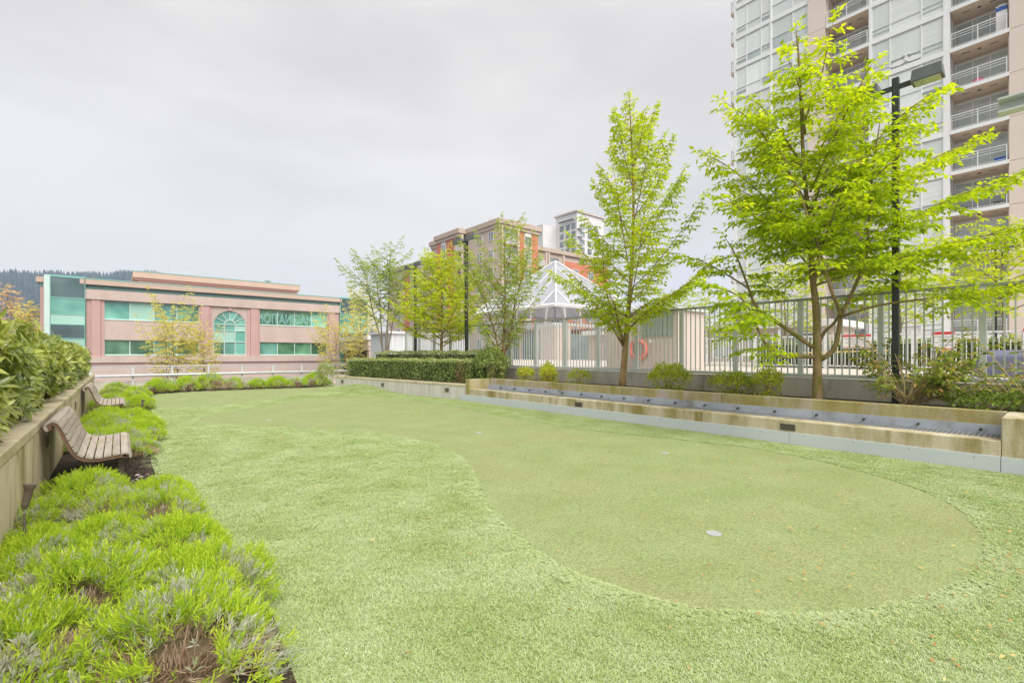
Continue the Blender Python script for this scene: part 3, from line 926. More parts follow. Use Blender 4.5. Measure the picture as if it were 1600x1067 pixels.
# two swans hung in a window
def swan(yc, z, flip, label):
    t = thing('swan_ornament', label, 'ornament', (TX - 0.08, yc, z))
    body = [(-.55, .12), (-.35, .0), (.1, -.03), (.38, .08), (.45, .22), (.30, .30), (.05, .36), (-.30, .30)]
    m_ = MB()
    n = len(body)
    m_.add([(TX - 0.085, yc + flip * x, z + zz_) for x, zz_ in body] + [(TX - 0.060, yc + flip * x, z + zz_) for x, zz_ in body],
           [tuple(range(n)), tuple(range(2 * n - 1, n - 1, -1))] + [(i, n + i, n + (i + 1) % n, (i + 1) % n) for i in range(n)])
    m_.build('body', 'sign_white', t)
    m_ = MB()
    m_.tube([(TX - .072, yc + flip * .40, z + .18), (TX - .072, yc + flip * .50, z + .36), (TX - .072, yc + flip * .42, z + .52), (TX - .072, yc + flip * .50, z + .66),
             (TX - .072, yc + flip * .60, z + .64), (TX - .072, yc + flip * .66, z + .55)], [.07, .05, .045, .045, .05, .02], 8)
    m_.build('neck', 'sign_white', t)
swan(8.55, LEV[8] + 0.36, -1, 'left of two white swan ornaments facing each other in a tower window')
swan(7.70, LEV[8] + 0.36, 1, 'right of two white swan ornaments facing each other in a tower window')

# ================================================================== pink office building (faces -Y)
PY = 57.8
pk = thing('office_building', 'pink stucco office building with teal glass and a big arched window', 'building', (9, PY, -6))
core = MB()
core.box(-5.1, 23.9, PY + 0.45, PY + 22, -6, 8.1)
core.build('core_wall', 'sand_stucco', pk)
wz = MB()
wz.box(-2.3, -1.02, PY, PY + 0.44, -6, 6.53); wz.box(6.34, 7.45, PY, PY + 0.44, -6, 6.53); wz.box(10.75, 11.98, PY, PY + 0.44, -6, 6.53); wz.box(19.27, 20.7, PY, PY + 0.44, -6, 6.53)
for x0, x1 in ((-1.02, 6.34), (11.98, 19.27)):
    wz.box(x0, x1, PY, PY + 0.44, 2.85, 4.70)
    wz.box(x0, x1, PY, PY + 0.44, -6, 1.37)
    wz.box(x0, x1, PY, PY + 0.44, 6.50, 6.53)
wz.build('facade_wall', 'pink_stucco', pk)
# arched bay: wall with a round-headed opening
AX, AR, AS, AB = 9.10, 1.50, 4.64, 1.42
m_ = MB()
n = 24
arc = [(AX + AR * math.cos(math.pi - math.pi * k / n), AS + AR * math.sin(math.pi * k / n)) for k in range(n + 1)]
top = [(7.45 + (10.75 - 7.45) * k / n, 6.53) for k in range(n + 1)]
for yy, flip in ((PY + 0.02, False), (PY + 0.40, True)):
    vs_ = [(x, yy, z) for x, z in arc] + [(x, yy, z) for x, z in top]
    fs_ = [(k, k + 1, n + 1 + k + 1, n + 1 + k) for k in range(n)]
    m_.add(vs_, [f[::-1] for f in fs_] if flip else fs_)
m_.add([(x, PY + 0.02, z) for x, z in arc] + [(x, PY + 0.40, z) for x, z in arc], [(k, n + 1 + k, n + 2 + k, k + 1) for k in range(n)])
m_.box(7.45, AX - AR, PY + 0.02, PY + 0.40, AB, AS); m_.box(AX + AR, 10.75, PY + 0.02, PY + 0.40, AB, AS); m_.box(7.45, 10.75, PY + 0.02, PY + 0.40, -6, AB)
m_.add([(7.45, PY + .02, AS), (AX - AR, PY + .02, AS), (7.45, PY + .02, 6.53)], [(0, 1, 2)])
m_.add([(10.75, PY + .02, AS), (10.75, PY + .02, 6.53), (AX + AR, PY + .02, AS)], [(0, 1, 2)])
m_.build('arch_wall', 'pink_stucco', pk)
for x0, x1 in ((-1.93, -1.28), (6.50, 7.25), (11.05, 11.80), (19.42, 20.15)):
    B(x0, x1, PY - 0.14, PY - 0.002, 1.28, 6.52).build('pilaster', 'rose_stucco', pk, bevel=0.01)
for x0, x1 in ((-2.28, -1.95), (-1.26, -1.03), (6.355, 6.48), (7.27, 7.44), (10.765, 11.03), (11.82, 11.97), (19.285, 19.40), (20.17, 20.68)):
    B(x0, x1, PY - 0.05, PY - 0.002, 1.28, 6.52).build('pilaster_backing', 'rose_stucco', pk)
B(-2.6, 20.85, PY - 0.22, PY + 0.44, 6.533, 7.42).build('frieze', 'pink_stucco', pk)
B(-2.5, 20.80, PY - 0.05, PY + 0.44, 7.423, 7.85).build('recess_band', 'green_band', pk)
B(-2.7, 20.95, PY - 0.34, PY + 0.6, 7.853, 8.33).build('cornice', 'sand_stucco', pk, bevel=0.02)
B(-2.72, 20.97, PY - 0.36, PY + 1.0, 8.333, 8.42).build('cornice_flashing', 'teal_trim', pk)
B(-2.3, 20.7, PY - 0.30, PY - 0.0, 0.70, 1.275).build('sill_ledge', 'pink_stucco', pk, bevel=0.02)
B(-5.1, 23.9, PY - 0.16, PY + 0.3, 0.42, 0.697).build('string_course', 'rose_stucco', pk)
B(-5.1, 23.9, PY - 0.10, PY + 0.2, -6, 0.417).build('base_wall', 'pink_stucco', pk)
B(-5.55, -4.9, PY + 0.5, PY + 8, 7.853, 8.33).build('cornice', 'sand_stucco', pk)
B(-5.35, -4.9, PY + 0.6, PY + 8, 7.42, 7.85).build('recess_band', 'green_band', pk)
B(-5.30, -4.9, PY + 0.55, PY + 8, -6, 7.418).build('side_wall', 'rose_stucco', pk)

def strip_window(x0, x1, z0, z1, cuts, mats):
    f = MB()
    ed = [x0] + cuts + [x1]
    f.box(x0, x1, PY + 0.14, PY + 0.22, z1 - 0.05, z1); f.box(x0, x1, PY + 0.14, PY + 0.22, z0, z0 + 0.07)
    for e in ed:
        f.box(max(e - 0.035, x0), min(e + 0.035, x1), PY + 0.135, PY + 0.215, z0 + 0.07, z1 - 0.05)
    fo = f.build('window', 'pale_mullion', pk)
    for k in range(len(ed) - 1):
        B(ed[k] + 0.036, ed[k + 1] - 0.036, PY + 0.18, PY + 0.20, z0 + 0.07, z1 - 0.05).build('pane', mats[k % len(mats)], fo)
    B(x0 - 0.02, x1 + 0.02, PY - 0.05, PY + 0.13, z0 - 0.055, z0 - 0.003).build('sill', 'pale_mullion', fo)
strip_window(-1.02, 6.34, 4.76, 6.50, [0.82, 2.66, 4.50], ['teal_glass', 'pale_teal_glass', 'teal_glass', 'green_glass'])
strip_window(-1.02, 6.34, 1.43, 2.85, [0.82, 2.66, 4.50], ['green_glass', 'green_glass', 'teal_glass', 'green_glass'])
strip_window(11.98, 19.27, 4.76, 6.50, [13.80, 15.62, 17.45], ['green_glass', 'green_glass', 'green_glass', 'teal_glass'])
strip_window(11.98, 19.27, 1.43, 2.85, [13.80, 15.62, 17.45], ['teal_glass', 'green_glass', 'green_glass', 'green_glass'])
# arched window
f = MB()
def seg(x0, z0, x1, z1, w=0.05, y=PY + 0.12):
    f.tube([(x0, y, z0), (x1, y, z1)], w, 4)
for s_ in (-1, 1):
    seg(AX + s_ * 0.5, AB, AX + s_ * 0.5, AS + 0.05)
    seg(AX + s_ * 1.46, AB, AX + s_ * 1.46, AS)
for z in (AB + 0.04, 2.80, 4.0, AS):
    seg(AX - 1.46, z, AX + 1.46, z)
for rr in (0.5, 1.46):
    pts = [(AX + rr * math.cos(math.pi * k / 20), PY + 0.12, AS + rr * math.sin(math.pi * k / 20)) for k in range(21)]
    f.tube(pts, 0.05, 4)
for k in range(1, 6):
    a_ = math.pi * k / 6
    seg(AX + 0.5 * math.cos(a_), AS + 0.5 * math.sin(a_), AX + 1.46 * math.cos(a_), AS + 1.46 * math.sin(a_))
aw = f.build('arched_window', 'pale_mullion', pk)
for z0, z1, mats in ((AB, 2.80, ('green_glass', 'teal_glass', 'teal_glass')), (2.80, 4.0, ('pale_teal_glass', 'pale_teal_glass', 'teal_glass')), (4.0, AS, ('teal_glass', 'teal_glass', 'pale_teal_glass'))):
    for (x0, x1), mt in zip(((AX - 1.46, AX - 0.5), (AX - 0.5, AX + 0.5), (AX + 0.5, AX + 1.46)), mats):
        B(x0 + 0.03, x1 - 0.03, PY + 0.17, PY + 0.19, z0 + 0.03, z1 - 0.03).build('pane', mt, aw)
for k in range(6):
    a0, a1 = math.pi * k / 6 + 0.03, math.pi * (k + 1) / 6 - 0.03
    pl = [(AX + r_ * math.cos(a_), AS + r_ * math.sin(a_)) for r_, a_ in ((0.53, a0), (1.45, a0), (1.45, (a0 + a1) / 2), (1.45, a1), (0.53, a1))]
    q = MB(); q.add([(x, PY + 0.18, z) for x, z in pl], [(0, 1, 2, 3, 4)]); q.build('fan_pane', 'teal_glass', aw)
q = MB(); q.add([(AX + 0.47 * math.cos(math.pi * k / 12), PY + 0.18, AS + 0.03 + 0.45 * math.sin(math.pi * k / 12)) for k in range(13)], [tuple(range(13))]); q.build('fan_pane', 'teal_glass', aw)
B(AX - 0.16, AX + 0.16, PY - 0.10, PY + 0.018, 6.12, 6.50).build('keystone', 'rose_stucco', pk, bevel=0.02)
# glass corner bays
def glass_bay(x0, x1, cols, zrow, mats):
    f = MB()
    w = (x1 - x0) / cols
    for c_ in range(cols + 1):
        xx = x0 + c_ * w
        f.box(max(xx - 0.05, x0), min(xx + 0.05, x1), PY - 0.34, PY - 0.26, zrow[0], zrow[-1])
    for z in zrow:
        f.box(x0, x1, PY - 0.335, PY - 0.262, z - 0.04, z + 0.04)
    f.box(x0, x1, PY - 0.25, PY + 0.44, zrow[-1] + 0.045, zrow[-1] + 0.14)
    f.box(x0, x0 + 0.06, PY - 0.255, PY + 0.44, zrow[0], zrow[-1]); f.box(x1 - 0.06, x1, PY - 0.255, PY + 0.44, zrow[0], zrow[-1])
    fo = f.build('glass_bay', 'teal_trim', pk)
    for c_ in range(cols):
        for k in range(len(zrow) - 1):
            B(x0 + c_ * w + 0.05, x0 + (c_ + 1) * w - 0.05, PY - 0.30, PY - 0.28, zrow[k] + 0.04, zrow[k + 1] - 0.04).build('pane', mats[k], fo)
zr = [-0.6, 1.6, 2.9, 4.15, 5.05, 6.5, 8.36]
glass_bay(-4.62, -2.32, 1, zr, ['teal_glass', 'pale_teal_glass', 'dark_glass', 'pale_teal_glass', 'teal_glass', 'dark_glass'])
B(-4.98, -4.625, PY - 0.36, PY + 0.4, -6, 8.45).build('pale_corner_strip', 'pale_mullion', pk)
glass_bay(20.75, 24.2, 2, zr, ['teal_glass', 'teal_glass', 'dark_glass', 'pale_teal_glass', 'teal_glass', 'dark_glass'])
B(24.205, 24.42, PY - 0.36, PY + 0.4, -6, 8.35).build('pale_corner_strip', 'pale_mullion', pk)
# penthouse
B(1.6, 17.6, 64.3, 74, 8.105, 9.45).build('penthouse', 'rose_stucco', pk)
B(1.35, 17.75, 64.1, 74.2, 9.452, 9.66).build('penthouse_band', 'rose_stucco', pk)
B(1.15, 17.9, 63.9, 74.4, 9.662, 10.30).build('penthouse_cornice', 'sand_stucco', pk, bevel=0.02)
B(1.12, 17.93, 63.87, 74.43, 10.302, 10.38).build('penthouse_flashing', 'teal_trim', pk)
B(14.5, 16.8, 64.28, 64.299, 8.5, 9.2).build('penthouse_window', 'teal_glass', pk)
for x in (4.3, 7.0):
    m_ = MB(); m_.tube([(x, 65.5, 10.38), (x, 65.5, 11.5)], 0.03, 6); m_.build('antenna_mast', 'galvanised', pk)
m_ = MB(); m_.tube([(1.6, 65.5, 10.45), (4.3, 65.5, 11.48), (7.0, 65.5, 11.44), (9.2, 65.5, 10.5)], 0.012, 4); m_.build('antenna_wire', 'galvanised', pk)
m_ = MB(); m_.tube([(14.6, 66, 10.38), (14.6, 66, 10.75), (14.6, 66, 10.8)], [0.2, 0.2, 0.45], 10); m_.build('roof_vent', 'galvanised', pk)
# reversed lettering in the window
cu = bpy.data.curves.new('window_lettering', 'FONT')
cu.body = 'IMAGINATION'
cu.size = 1.50
cu.extrude = 0.012
cu.space_character = 1.02
cu.align_x = 'CENTER'
cu.fill_mode = 'NONE'
cu.bevel_depth = 0.022
cu.bevel_resolution = 0
cu.materials.append(MAT['letter_cyan'])
_tmp = bpy.data.objects.new('lettering_outline', cu)
lme = bpy.data.meshes.new_from_object(_tmp)
lme.materials.clear()
lme.materials.append(MAT['letter_cyan'])
bpy.data.objects.remove(_tmp)
lt = link('window_lettering', lme, pk, (14.75, PY + 0.145, 5.00))
lt.rotation_euler = (R(90), 0, 0)
lt.scale = (-0.62, 1, 1)
lt['label'] = 'pale cyan reversed lettering in the upper window'

# ================================================================== brick apartment block
bk = thing('brick_apartment_block', 'red brick and taupe apartment block with loggias behind the trees', 'building', (52, 70, -6))
BZ = 22.3
def bbox(nm, mt, *a, bevel=0):
    return B(*a).build(nm, mt, bk, bevel=bevel)
bbox('main_block', 'stucco_taupe', 46.6, 55.0, 58.8, 80, -6, BZ)
bbox('projecting_bay', 'stucco_taupe', 45.1, 46.59, 69.6, 75.6, -6, BZ)
bbox('lower_wing', 'stucco_taupe', 46.2, 56, 80.01, 98, -6, 19.3)
bbox('rear_wing', 'stucco_taupe', 55.01, 80, 63.5, 80, -6, 20.6)
for a in ((46.1, 55.5, 58.3, 80.3), (44.6, 46.05, 67.6, 76.0)):
    bbox('cornice', 'cornice_taupe', *a, BZ + 0.003, BZ + 0.85, bevel=0.04)
    bbox('cornice_band', 'stucco_taupe', a[0] + .25, a[1] - .25, a[2] + .25, a[3] - .25, BZ - 0.5, BZ - 0.002)
bbox('cornice', 'cornice_taupe', 45.8, 56.3, 80.32, 98.4, 19.303, 20.1, bevel=0.04)
bbox('cornice', 'cornice_taupe', 55.52, 80.3, 63.0, 80.2, 20.603, 21.35, bevel=0.04)
def bwin(face, c, z, w, h, arched=False, mt='grey_glass', pos=None):
    """window on a face: 'x' faces -X at X=pos, 'y' faces -Y at Y=pos"""
    f, g = MB(), MB()
    if face == 'x':
        def bb(o, a0, a1, d0, d1, z0, z1): o.box(pos - d1, pos - d0, a0, a1, z0, z1)
    else:
        def bb(o, a0, a1, d0, d1, z0, z1): o.box(a0, a1, pos - d1, pos - d0, z0, z1)
    fw = 0.09
    bb(f, c - w / 2, c - w / 2 + fw, 0.004, .10, z, z + h); bb(f, c + w / 2 - fw, c + w / 2, 0.004, .10, z, z + h)
    bb(f, c - w / 2 + fw, c + w / 2 - fw, 0.004, .098, z, z + fw); bb(f, c - w / 2 + fw, c + w / 2 - fw, 0.004, .098, z + h - fw, z + h)
    bb(f, c - .04, c + .04, 0.004, .096, z + fw, z + h - fw)
    if arched:
        n = 10
        pl = [(c + w / 2 * math.cos(math.pi * k / n), z + h + w / 2 * math.sin(math.pi * k / n)) for k in range(n + 1)]
        if face == 'x':
            vs_ = [(pos - .1, a_, b_) for a_, b_ in pl] + [(pos - .005, a_, b_) for a_, b_ in pl]
        else:
            vs_ = [(a_, pos - .1, b_) for a_, b_ in pl] + [(a_, pos - .005, b_) for a_, b_ in pl]
        N1 = n + 1
        f.add(vs_, [tuple(range(N1)), tuple(range(2 * N1 - 1, N1 - 1, -1))] + [(k, N1 + k, N1 + (k + 1) % N1, (k + 1) % N1) for k in range(N1)])
    fo = f.build('window', 'white_stucco', bk)
    bb(g, c - w / 2 + fw, c + w / 2 - fw, 0.005, .06, z + fw, z + h - fw)
    g.build('pane', mt, fo)
def loggia(face, a0, a1, z, pos, depth=1.3):
    """open balcony box proud of the wall: slab, soffit slab, rail, dark door"""
    s_, r, d_ = MB(), MB(), MB()
    if face == 'x':
        def bb(o, p0, p1, e0, e1, z0, z1): o.box(pos - e1, pos - e0, p0, p1, z0, z1)
    else:
        def bb(o, p0, p1, e0, e1, z0, z1): o.box(p0, p1, pos - e1, pos - e0, z0, z1)
    bb(s_, a0, a1, 0.003, depth, z - .22, z)
    bb(s_, a0 + .002, a0 + .35, depth - .35, depth - .004, z + .002, z + 2.66)
    bb(s_, a1 - .35, a1 - .002, depth - .35, depth - .004, z + .002, z + 2.66)
    so = s_.build('balcony', 'stucco_taupe', bk)
    bb(r, a0 + .36, a1 - .36, depth - .10, depth - .05, z + 1.0, z + 1.07)
    bb(r, a0 + .36, a1 - .36, depth - .095, depth - .055, z + .08, z + .14)
    k = int((a1 - a0 - .7) / .13)
    for i in range(k + 1):
        p = a0 + .36 + (a1 - a0 - .72) * i / k
        bb(r, p - .025, p + .025, depth - .09, depth - .06, z + .14, z + 1.0)
    r.build('railing', 'white_paint', so)
    bb(d_, a0 + .5, a1 - .5, .004, .05, z + .02, z + 2.2)
    d_.build('door_glass', 'grey_glass', so)
for i in range(7):
    z = 19.4 - 2.9 * i
    # projecting bay, -X face: brick | arched strip | brick, then balconies
    loggia('x', 69.62 - 2.2, 69.58, z, 46.58, 1.45)
    bwin('x', 73.2, z + 0.3, 1.5, 1.5 if i == 0 else 1.9, arched=(i == 0), pos=45.1)
    bwin('x', 64.2, z + 0.5, 1.5, 1.5, pos=46.6); bwin('x', 61.0, z + 0.5, 1.3, 1.5, pos=46.6)
    bwin('y', 52.6, z + 0.3, 1.5, 1.5 if i == 0 else 1.9, arched=(i == 0), pos=58.8)
    loggia('y', 46.7, 50.4, z, 58.78, 0.45)
    if z < 19:
        loggia('y', 56.2, 60.6, z + 1.1, 63.48, 1.2); loggia('y', 60.9, 65.2, z + 1.1, 63.48, 1.2)
        bwin('y', 69.5, z + 0.2, 1.6, 1.6, pos=63.5); bwin('y', 74, z + 0.2, 1.6, 1.6, pos=63.5)
        bwin('x', 87.2, z + 0.3, 1.6, 1.7, pos=46.2, arched=(i == 1)); bwin('x', 93, z + 0.3, 1.6, 1.7, pos=46.2)
        loggia('x', 81.2, 84.8, z - 0.3, 46.18, 1.1)
for y0, y1 in ((69.75, 72.2), (74.2, 75.5)):
    bbox('brick_panel', 'brick_red', 45.06, 45.095, y0, y1, -6, BZ - 0.51)
for x0, x1 in ((50.6, 51.75), (53.5, 54.9)):
    bbox('brick_panel', 'brick_red', x0, x1, 58.755, 58.796, -6, BZ - 0.51)
bbox('brick_panel', 'brick_red', 66.5, 79.5, 63.45, 63.495, -6, 19.6)
for y0, y1 in ((85.3, 86.2), (88.3, 90.5)):
    bbox('brick_panel', 'brick_red', 46.15, 46.195, y0, y1, -6, 18.8)
m_ = MB()
for p in ((47.5, 63.0), (48.5, 63.0), (48.5, 64.0)):
    m_.tube([(p[0], p[1], BZ + .8), (p[0], p[1], BZ + 2.2)], .03, 4)
m_.tube([(47.5, 63, BZ + 2.1), (48.5, 63, BZ + 2.1), (48.5, 64, BZ + 2.1)], .03, 4)
m_.build('roof_rail', 'galvanised', bk)

# ================================================================== white far tower
wt = thing('white_tower', 'distant white apartment tower behind the brick block', 'building', (134, 124, -6))
B(129.4, 145, 119.9, 131, -6, 55).build('tower_wall', 'white_stucco', wt)
B(128.9, 145.5, 119.4, 131.5, 55.003, 55.6).build('roof_cap', 'stucco_taupe', wt)
B(129.4 - 7, 129.39, 131.01, 145, -6, 51.5).build('lower_wall', 'white_stucco', wt)
for i in range(7):
    z = 50.5 - 3.0 * i
    for y in (121.6, 124.6, 127.8):
        fo = B(129.30, 129.398, y - 0.95, y + 0.95, z - 1.5, z + 0.5).build('window', 'gasket', wt)
        for q in (-.47, .47):
            B(129.26, 129.299, y + q - .42, y + q + .42, z - 1.42, z + 0.42).build('pane', 'grey_glass', fo)
    for x in (132.5, 136.5, 140.5):
        fo = B(x - 1.0, x + 1.0, 119.80, 119.898, z - 1.5, z + 0.5).build('window', 'gasket', wt)
        B(x - .9, x + .9, 119.55, 119.799, z - 1.4, z + 0.4).build('pane', 'grey_glass', fo)
    sl = B(129.5, 132.0 - .05, 118.6, 119.89, z - 1.9, z - 1.65).build('balcony', 'white_stucco', wt)
    B(129.5, 131.9, 118.62, 118.68, z - 1.648, z - .7).build('railing', 'grey_glass', sl)
m_ = MB()
for k in range(9):
    m_.box(127.9, 129.29, 121.0 + k * 0.85, 121.25 + k * 0.85, 52.2, 52.5)
m_.box(127.88, 128.1, 120.9, 128.2, 51.95, 52.19)
m_.build('sun_shade', 'gasket', wt)
m_ = MB()
for k in range(4):
    m_.box(121.6, 122.39, 132 + k * 1.2, 132.3 + k * 1.2, 47.5, 50.3)
m_.build('window', 'gasket', wt)

wt.location.x += 2.6

# ================================================================== skylight pavilion
sx0, sy0, sx1, sy1, ez, az = 28.5, 28.3, 40.5, 40.3, 5.85, 11.0
pv = thing('skylight_pavilion', 'pavilion with a pale glass pyramid skylight on white ribs', 'pavilion', (34.5, 34.3, 1.0))
ap = Vector(((sx0 + sx1) / 2, (sy0 + sy1) / 2, az))
cor = [Vector((sx0, sy0, ez)), Vector((sx1, sy0, ez)), Vector((sx1, sy1, ez)), Vector((sx0, sy1, ez))]
NS = 7
for i in range(4):
    a, b_ = cor[i], cor[(i + 1) % 4]
    nrm = (b_ - a).cross(ap - a).normalized()
    for k in range(NS):
        t0, t1 = k / NS, (k + 1) / NS
        # strips running parallel to the hips of each slope
        p0, p1 = a.lerp(b_, t0), a.lerp(b_, t1)
        def topp(t):
            return a.lerp(ap, 2 * t) if t <= 0.5 else b_.lerp(ap, 2 * (1 - t))
        q0, q1 = topp(t0), topp(t1)
        pl = [p0, p1, q1, q0] if not (t0 < 0.5 < t1) else [p0, p1, q1, ap, q0]
        pl2 = []
        for p in pl:
            if not pl2 or (p - pl2[-1]).length > 1e-4: pl2.append(p)
        if (pl2[0] - pl2[-1]).length < 1e-4: pl2.pop()
        m_ = MB(); m_.add(pl2, [tuple(range(len(pl2)))]); m_.build('glass_panel', 'skylight_glass', pv)
        if k:
            m_ = MB(); m_.tube([p0 + nrm * .05, q0 + nrm * .05], .045, 4); m_.build('rib', 'skylight_white', pv)
    m_ = MB(); m_.tube([a + Vector((0, 0, .06)), ap + Vector((0, 0, .08))], .085, 6); m_.build('hip', 'skylight_white', pv)
    m_ = MB(); m_.tube([a - Vector((0, 0, .12)), b_ - Vector((0, 0, .12))], .17, 4); m_.build('eave_beam', 'skylight_white', pv)
    # raking struts and lower tie under the eave
    inn = (ap - (a + b_) / 2); inn.z = 0; inn.normalize()
    m_ = MB(); m_.tube([a + inn * .9 + (b_ - a).normalized() * .9 - Vector((0, 0, 1.7)), b_ + inn * .9 - (b_ - a).normalized() * .9 - Vector((0, 0, 1.7))], .15, 4); m_.build('lower_beam', 'skylight_white', pv)
    for k in range(6):
        p = a.lerp(b_, (k + .5) / 6)
        q = a.lerp(b_, min(max((k + .5) / 6 + (.10 if k < 3 else -.10), .08), .92)) + inn * .9 - Vector((0, 0, 1.6))
        m_ = MB(); m_.tube([p - Vector((0, 0, .2)), q], .10, 4); m_.build('strut', 'skylight_white', pv)
def bpv(nm, mt, *a): return B(*a).build(nm, mt, pv)
for (cx, cy) in ((sx0 + 1, sy0 + 1), (sx1 - 1, sy0 + 1), (sx1 - 1, sy1 - 1), (sx0 + 1, sy1 - 1)):
    bpv('pier', 'kiosk_beige', cx - .1 if cx < 34 else cx - 1.9, cx + 1.9 if cx < 34 else cx + .1, cy - .1 if cy < 34 else cy - 1.9, cy + 1.9 if cy < 34 else cy + .1, 1.0, 3.95)
bpv('back_wall', 'stucco_taupe', sx0 + 1.3, sx1 - 1.3, sy0 + 6, sy0 + 6.3, 1.0, 3.9)
bpv('back_wall', 'brick_red', sx0 + 6, sx0 + 6.3, sy0 + 1.3, sy1 - 1.3, 1.0, 3.9)
for k in range(5):
    f = B(sx0 + 1.35 + 0.02, sx0 + 1.45, sy0 + 3.2 + k * 1.35, sy0 + 3.2 + k * 1.35 + .08, 1.0, 3.9); f.build('mullion', 'skylight_white', pv)
    f = B(sx0 + 3.2 + k * 1.35, sx0 + 3.2 + k * 1.35 + .08, sy0 + 1.37, sy0 + 1.45, 1.0, 3.9); f.build('mullion', 'skylight_white', pv)
bpv('glazing', 'grey_glass', sx0 + 1.46, sx0 + 1.48, sy0 + 2.95, sy1 - 3, 1.0, 3.4)
bpv('glazing', 'grey_glass', sx0 + 2.95, sx1 - 3, sy0 + 1.46, sy0 + 1.48, 1.0, 3.4)

# ================================================================== low annex with columns
lb = thing('low_annex', 'low beige annex with columns and white roof edge beyond the hedge', 'building', (28, 48, -6))
B(20.6, 31.8, 48.6, 56, -6, 3.0).build('rear_wall', 'interior_dark', lb)
B(20.3, 32.0, 48.0, 56.2, 1.95, 3.0).build('fascia', 'low_wall', lb)
B(20.15, 32.1, 47.85, 56.3, 3.003, 3.45).build('roof_edge', 'white_stucco', lb, bevel=0.05)
B(20.25, 32.05, 47.93, 47.995, 2.35, 2.45).build('band', 'rose_stucco', lb)
for k in range(6):
    B(20.4 + k * 2.25, 21.3 + k * 2.25, 48.05, 48.55, -6, 1.947).build('column', 'low_wall', lb)
sd = thing('metal_clad_shed', 'pale metal clad shed behind the far end of the fence', 'shed', (22, 40, 1))
B(18.0, 26.0, 38.0, 42.0, 1.0, 3.3).build('shed_wall', 'metal_cladding', sd)
B(17.8, 26.2, 37.8, 42.2, 3.303, 3.5).build('shed_roof', 'white_stucco', sd)
for k in range(16):
    B(18.2 + k * 0.5, 18.26 + k * 0.5, 37.96, 37.999, 1.0, 3.29).build('cladding_rib', 'white_stucco', sd)
B(20.2, 20.5, 37.95, 37.999, 1.0, 3.1).build('door_gap', 'interior_dark', sd)
for k in range(3):
    B(22 + k * 1.2, 22.7 + k * 1.2, 37.94, 37.999, 1.1, 1.8).build('vent_grille', 'interior_dark', sd)

ph = thing('pool_house', 'long low pale pool house beyond the pool behind the fence', 'building', (31, 17, 1))
B(30.0, 34.0, 8.5, 26.0, 1.003, 3.05).build('house_wall', 'low_wall', ph)
B(29.6, 34.4, 8.1, 26.4, 3.053, 3.42).build('roof_edge', 'white_stucco', ph, bevel=0.03)
for k in range(7):
    yk = 10.0 + k * 2.25
    f = MB()
    f.box(29.93, 29.998, yk - .75, yk - .67, 1.25, 2.75); f.box(29.93, 29.998, yk + .67, yk + .75, 1.25, 2.75); f.box(29.93, 29.998, yk - .04, yk + .04, 1.25, 2.75)
    f.box(29.932, 29.998, yk - .67, yk + .67, 2.68, 2.75); f.box(29.932, 29.998, yk - .67, yk + .67, 1.25, 1.32)
    fo = f.build('window', 'white_paint', ph)
    B(29.96, 29.995, yk - .66, yk + .66, 1.33, 2.67).build('pane', 'grey_glass', fo)
for k in range(6):
    yk = 11.1 + k * 2.25
    B(29.70, 29.85, yk - .07, yk + .07, 1.003, 3.05).build('column', 'white_paint', ph)

# ================================================================== pool side
ks = thing('pool_kiosk', 'beige pool kiosk with green shutter behind the fence', 'kiosk', (14.4, 9.4, 1))
B(13.7, 15.4, 8.15, 11.0, 1.003, 2.92).build('kiosk_wall', 'kiosk_beige', ks, bevel=0.01)
B(13.6, 15.5, 8.05, 11.1, 2.923, 3.0).build('kiosk_roof', 'fence_paint', ks)
for k in range(6):
    B(13.66, 13.697, 8.27 + k * 0.2, 8.455 + k * 0.2, 2.10, 2.90).build('shutter_slat', 'shutter_green', ks)
B(13.67, 13.698, 9.05, 9.17, 1.88, 2.0).build('notice', 'sign_white', ks)
rg = thing('life_ring', 'faded red life ring hanging on the pool kiosk', 'life ring', (13.62, 9.55, 1.3))
m_ = MB()
pts = [(13.60, 9.55 + 0.30 * math.cos(2 * math.pi * k / 28), 1.66 + 0.30 * math.sin(2 * math.pi * k / 28)) for k in range(29)]
m_.tube(pts, 0.075, 10, cap=False)
m_.build('ring_body', 'ring_red', rg, smooth=True)
for k in range(4):
    a_ = math.pi / 4 + k * math.pi / 2
    pts = [(13.60, 9.55 + 0.30 * math.cos(a_ + d_), 1.66 + 0.30 * math.sin(a_ + d_)) for d_ in (-.12, 0, .12)]
    m_ = MB(); m_.tube(pts, 0.0775, 10); m_.build('band', 'ring_red', rg)
m_ = MB(); m_.tube([(13.66, 9.55, 2.1), (13.60, 9.55, 2.05)], 0.02, 6); m_.build('hook', 'galvanised', rg)

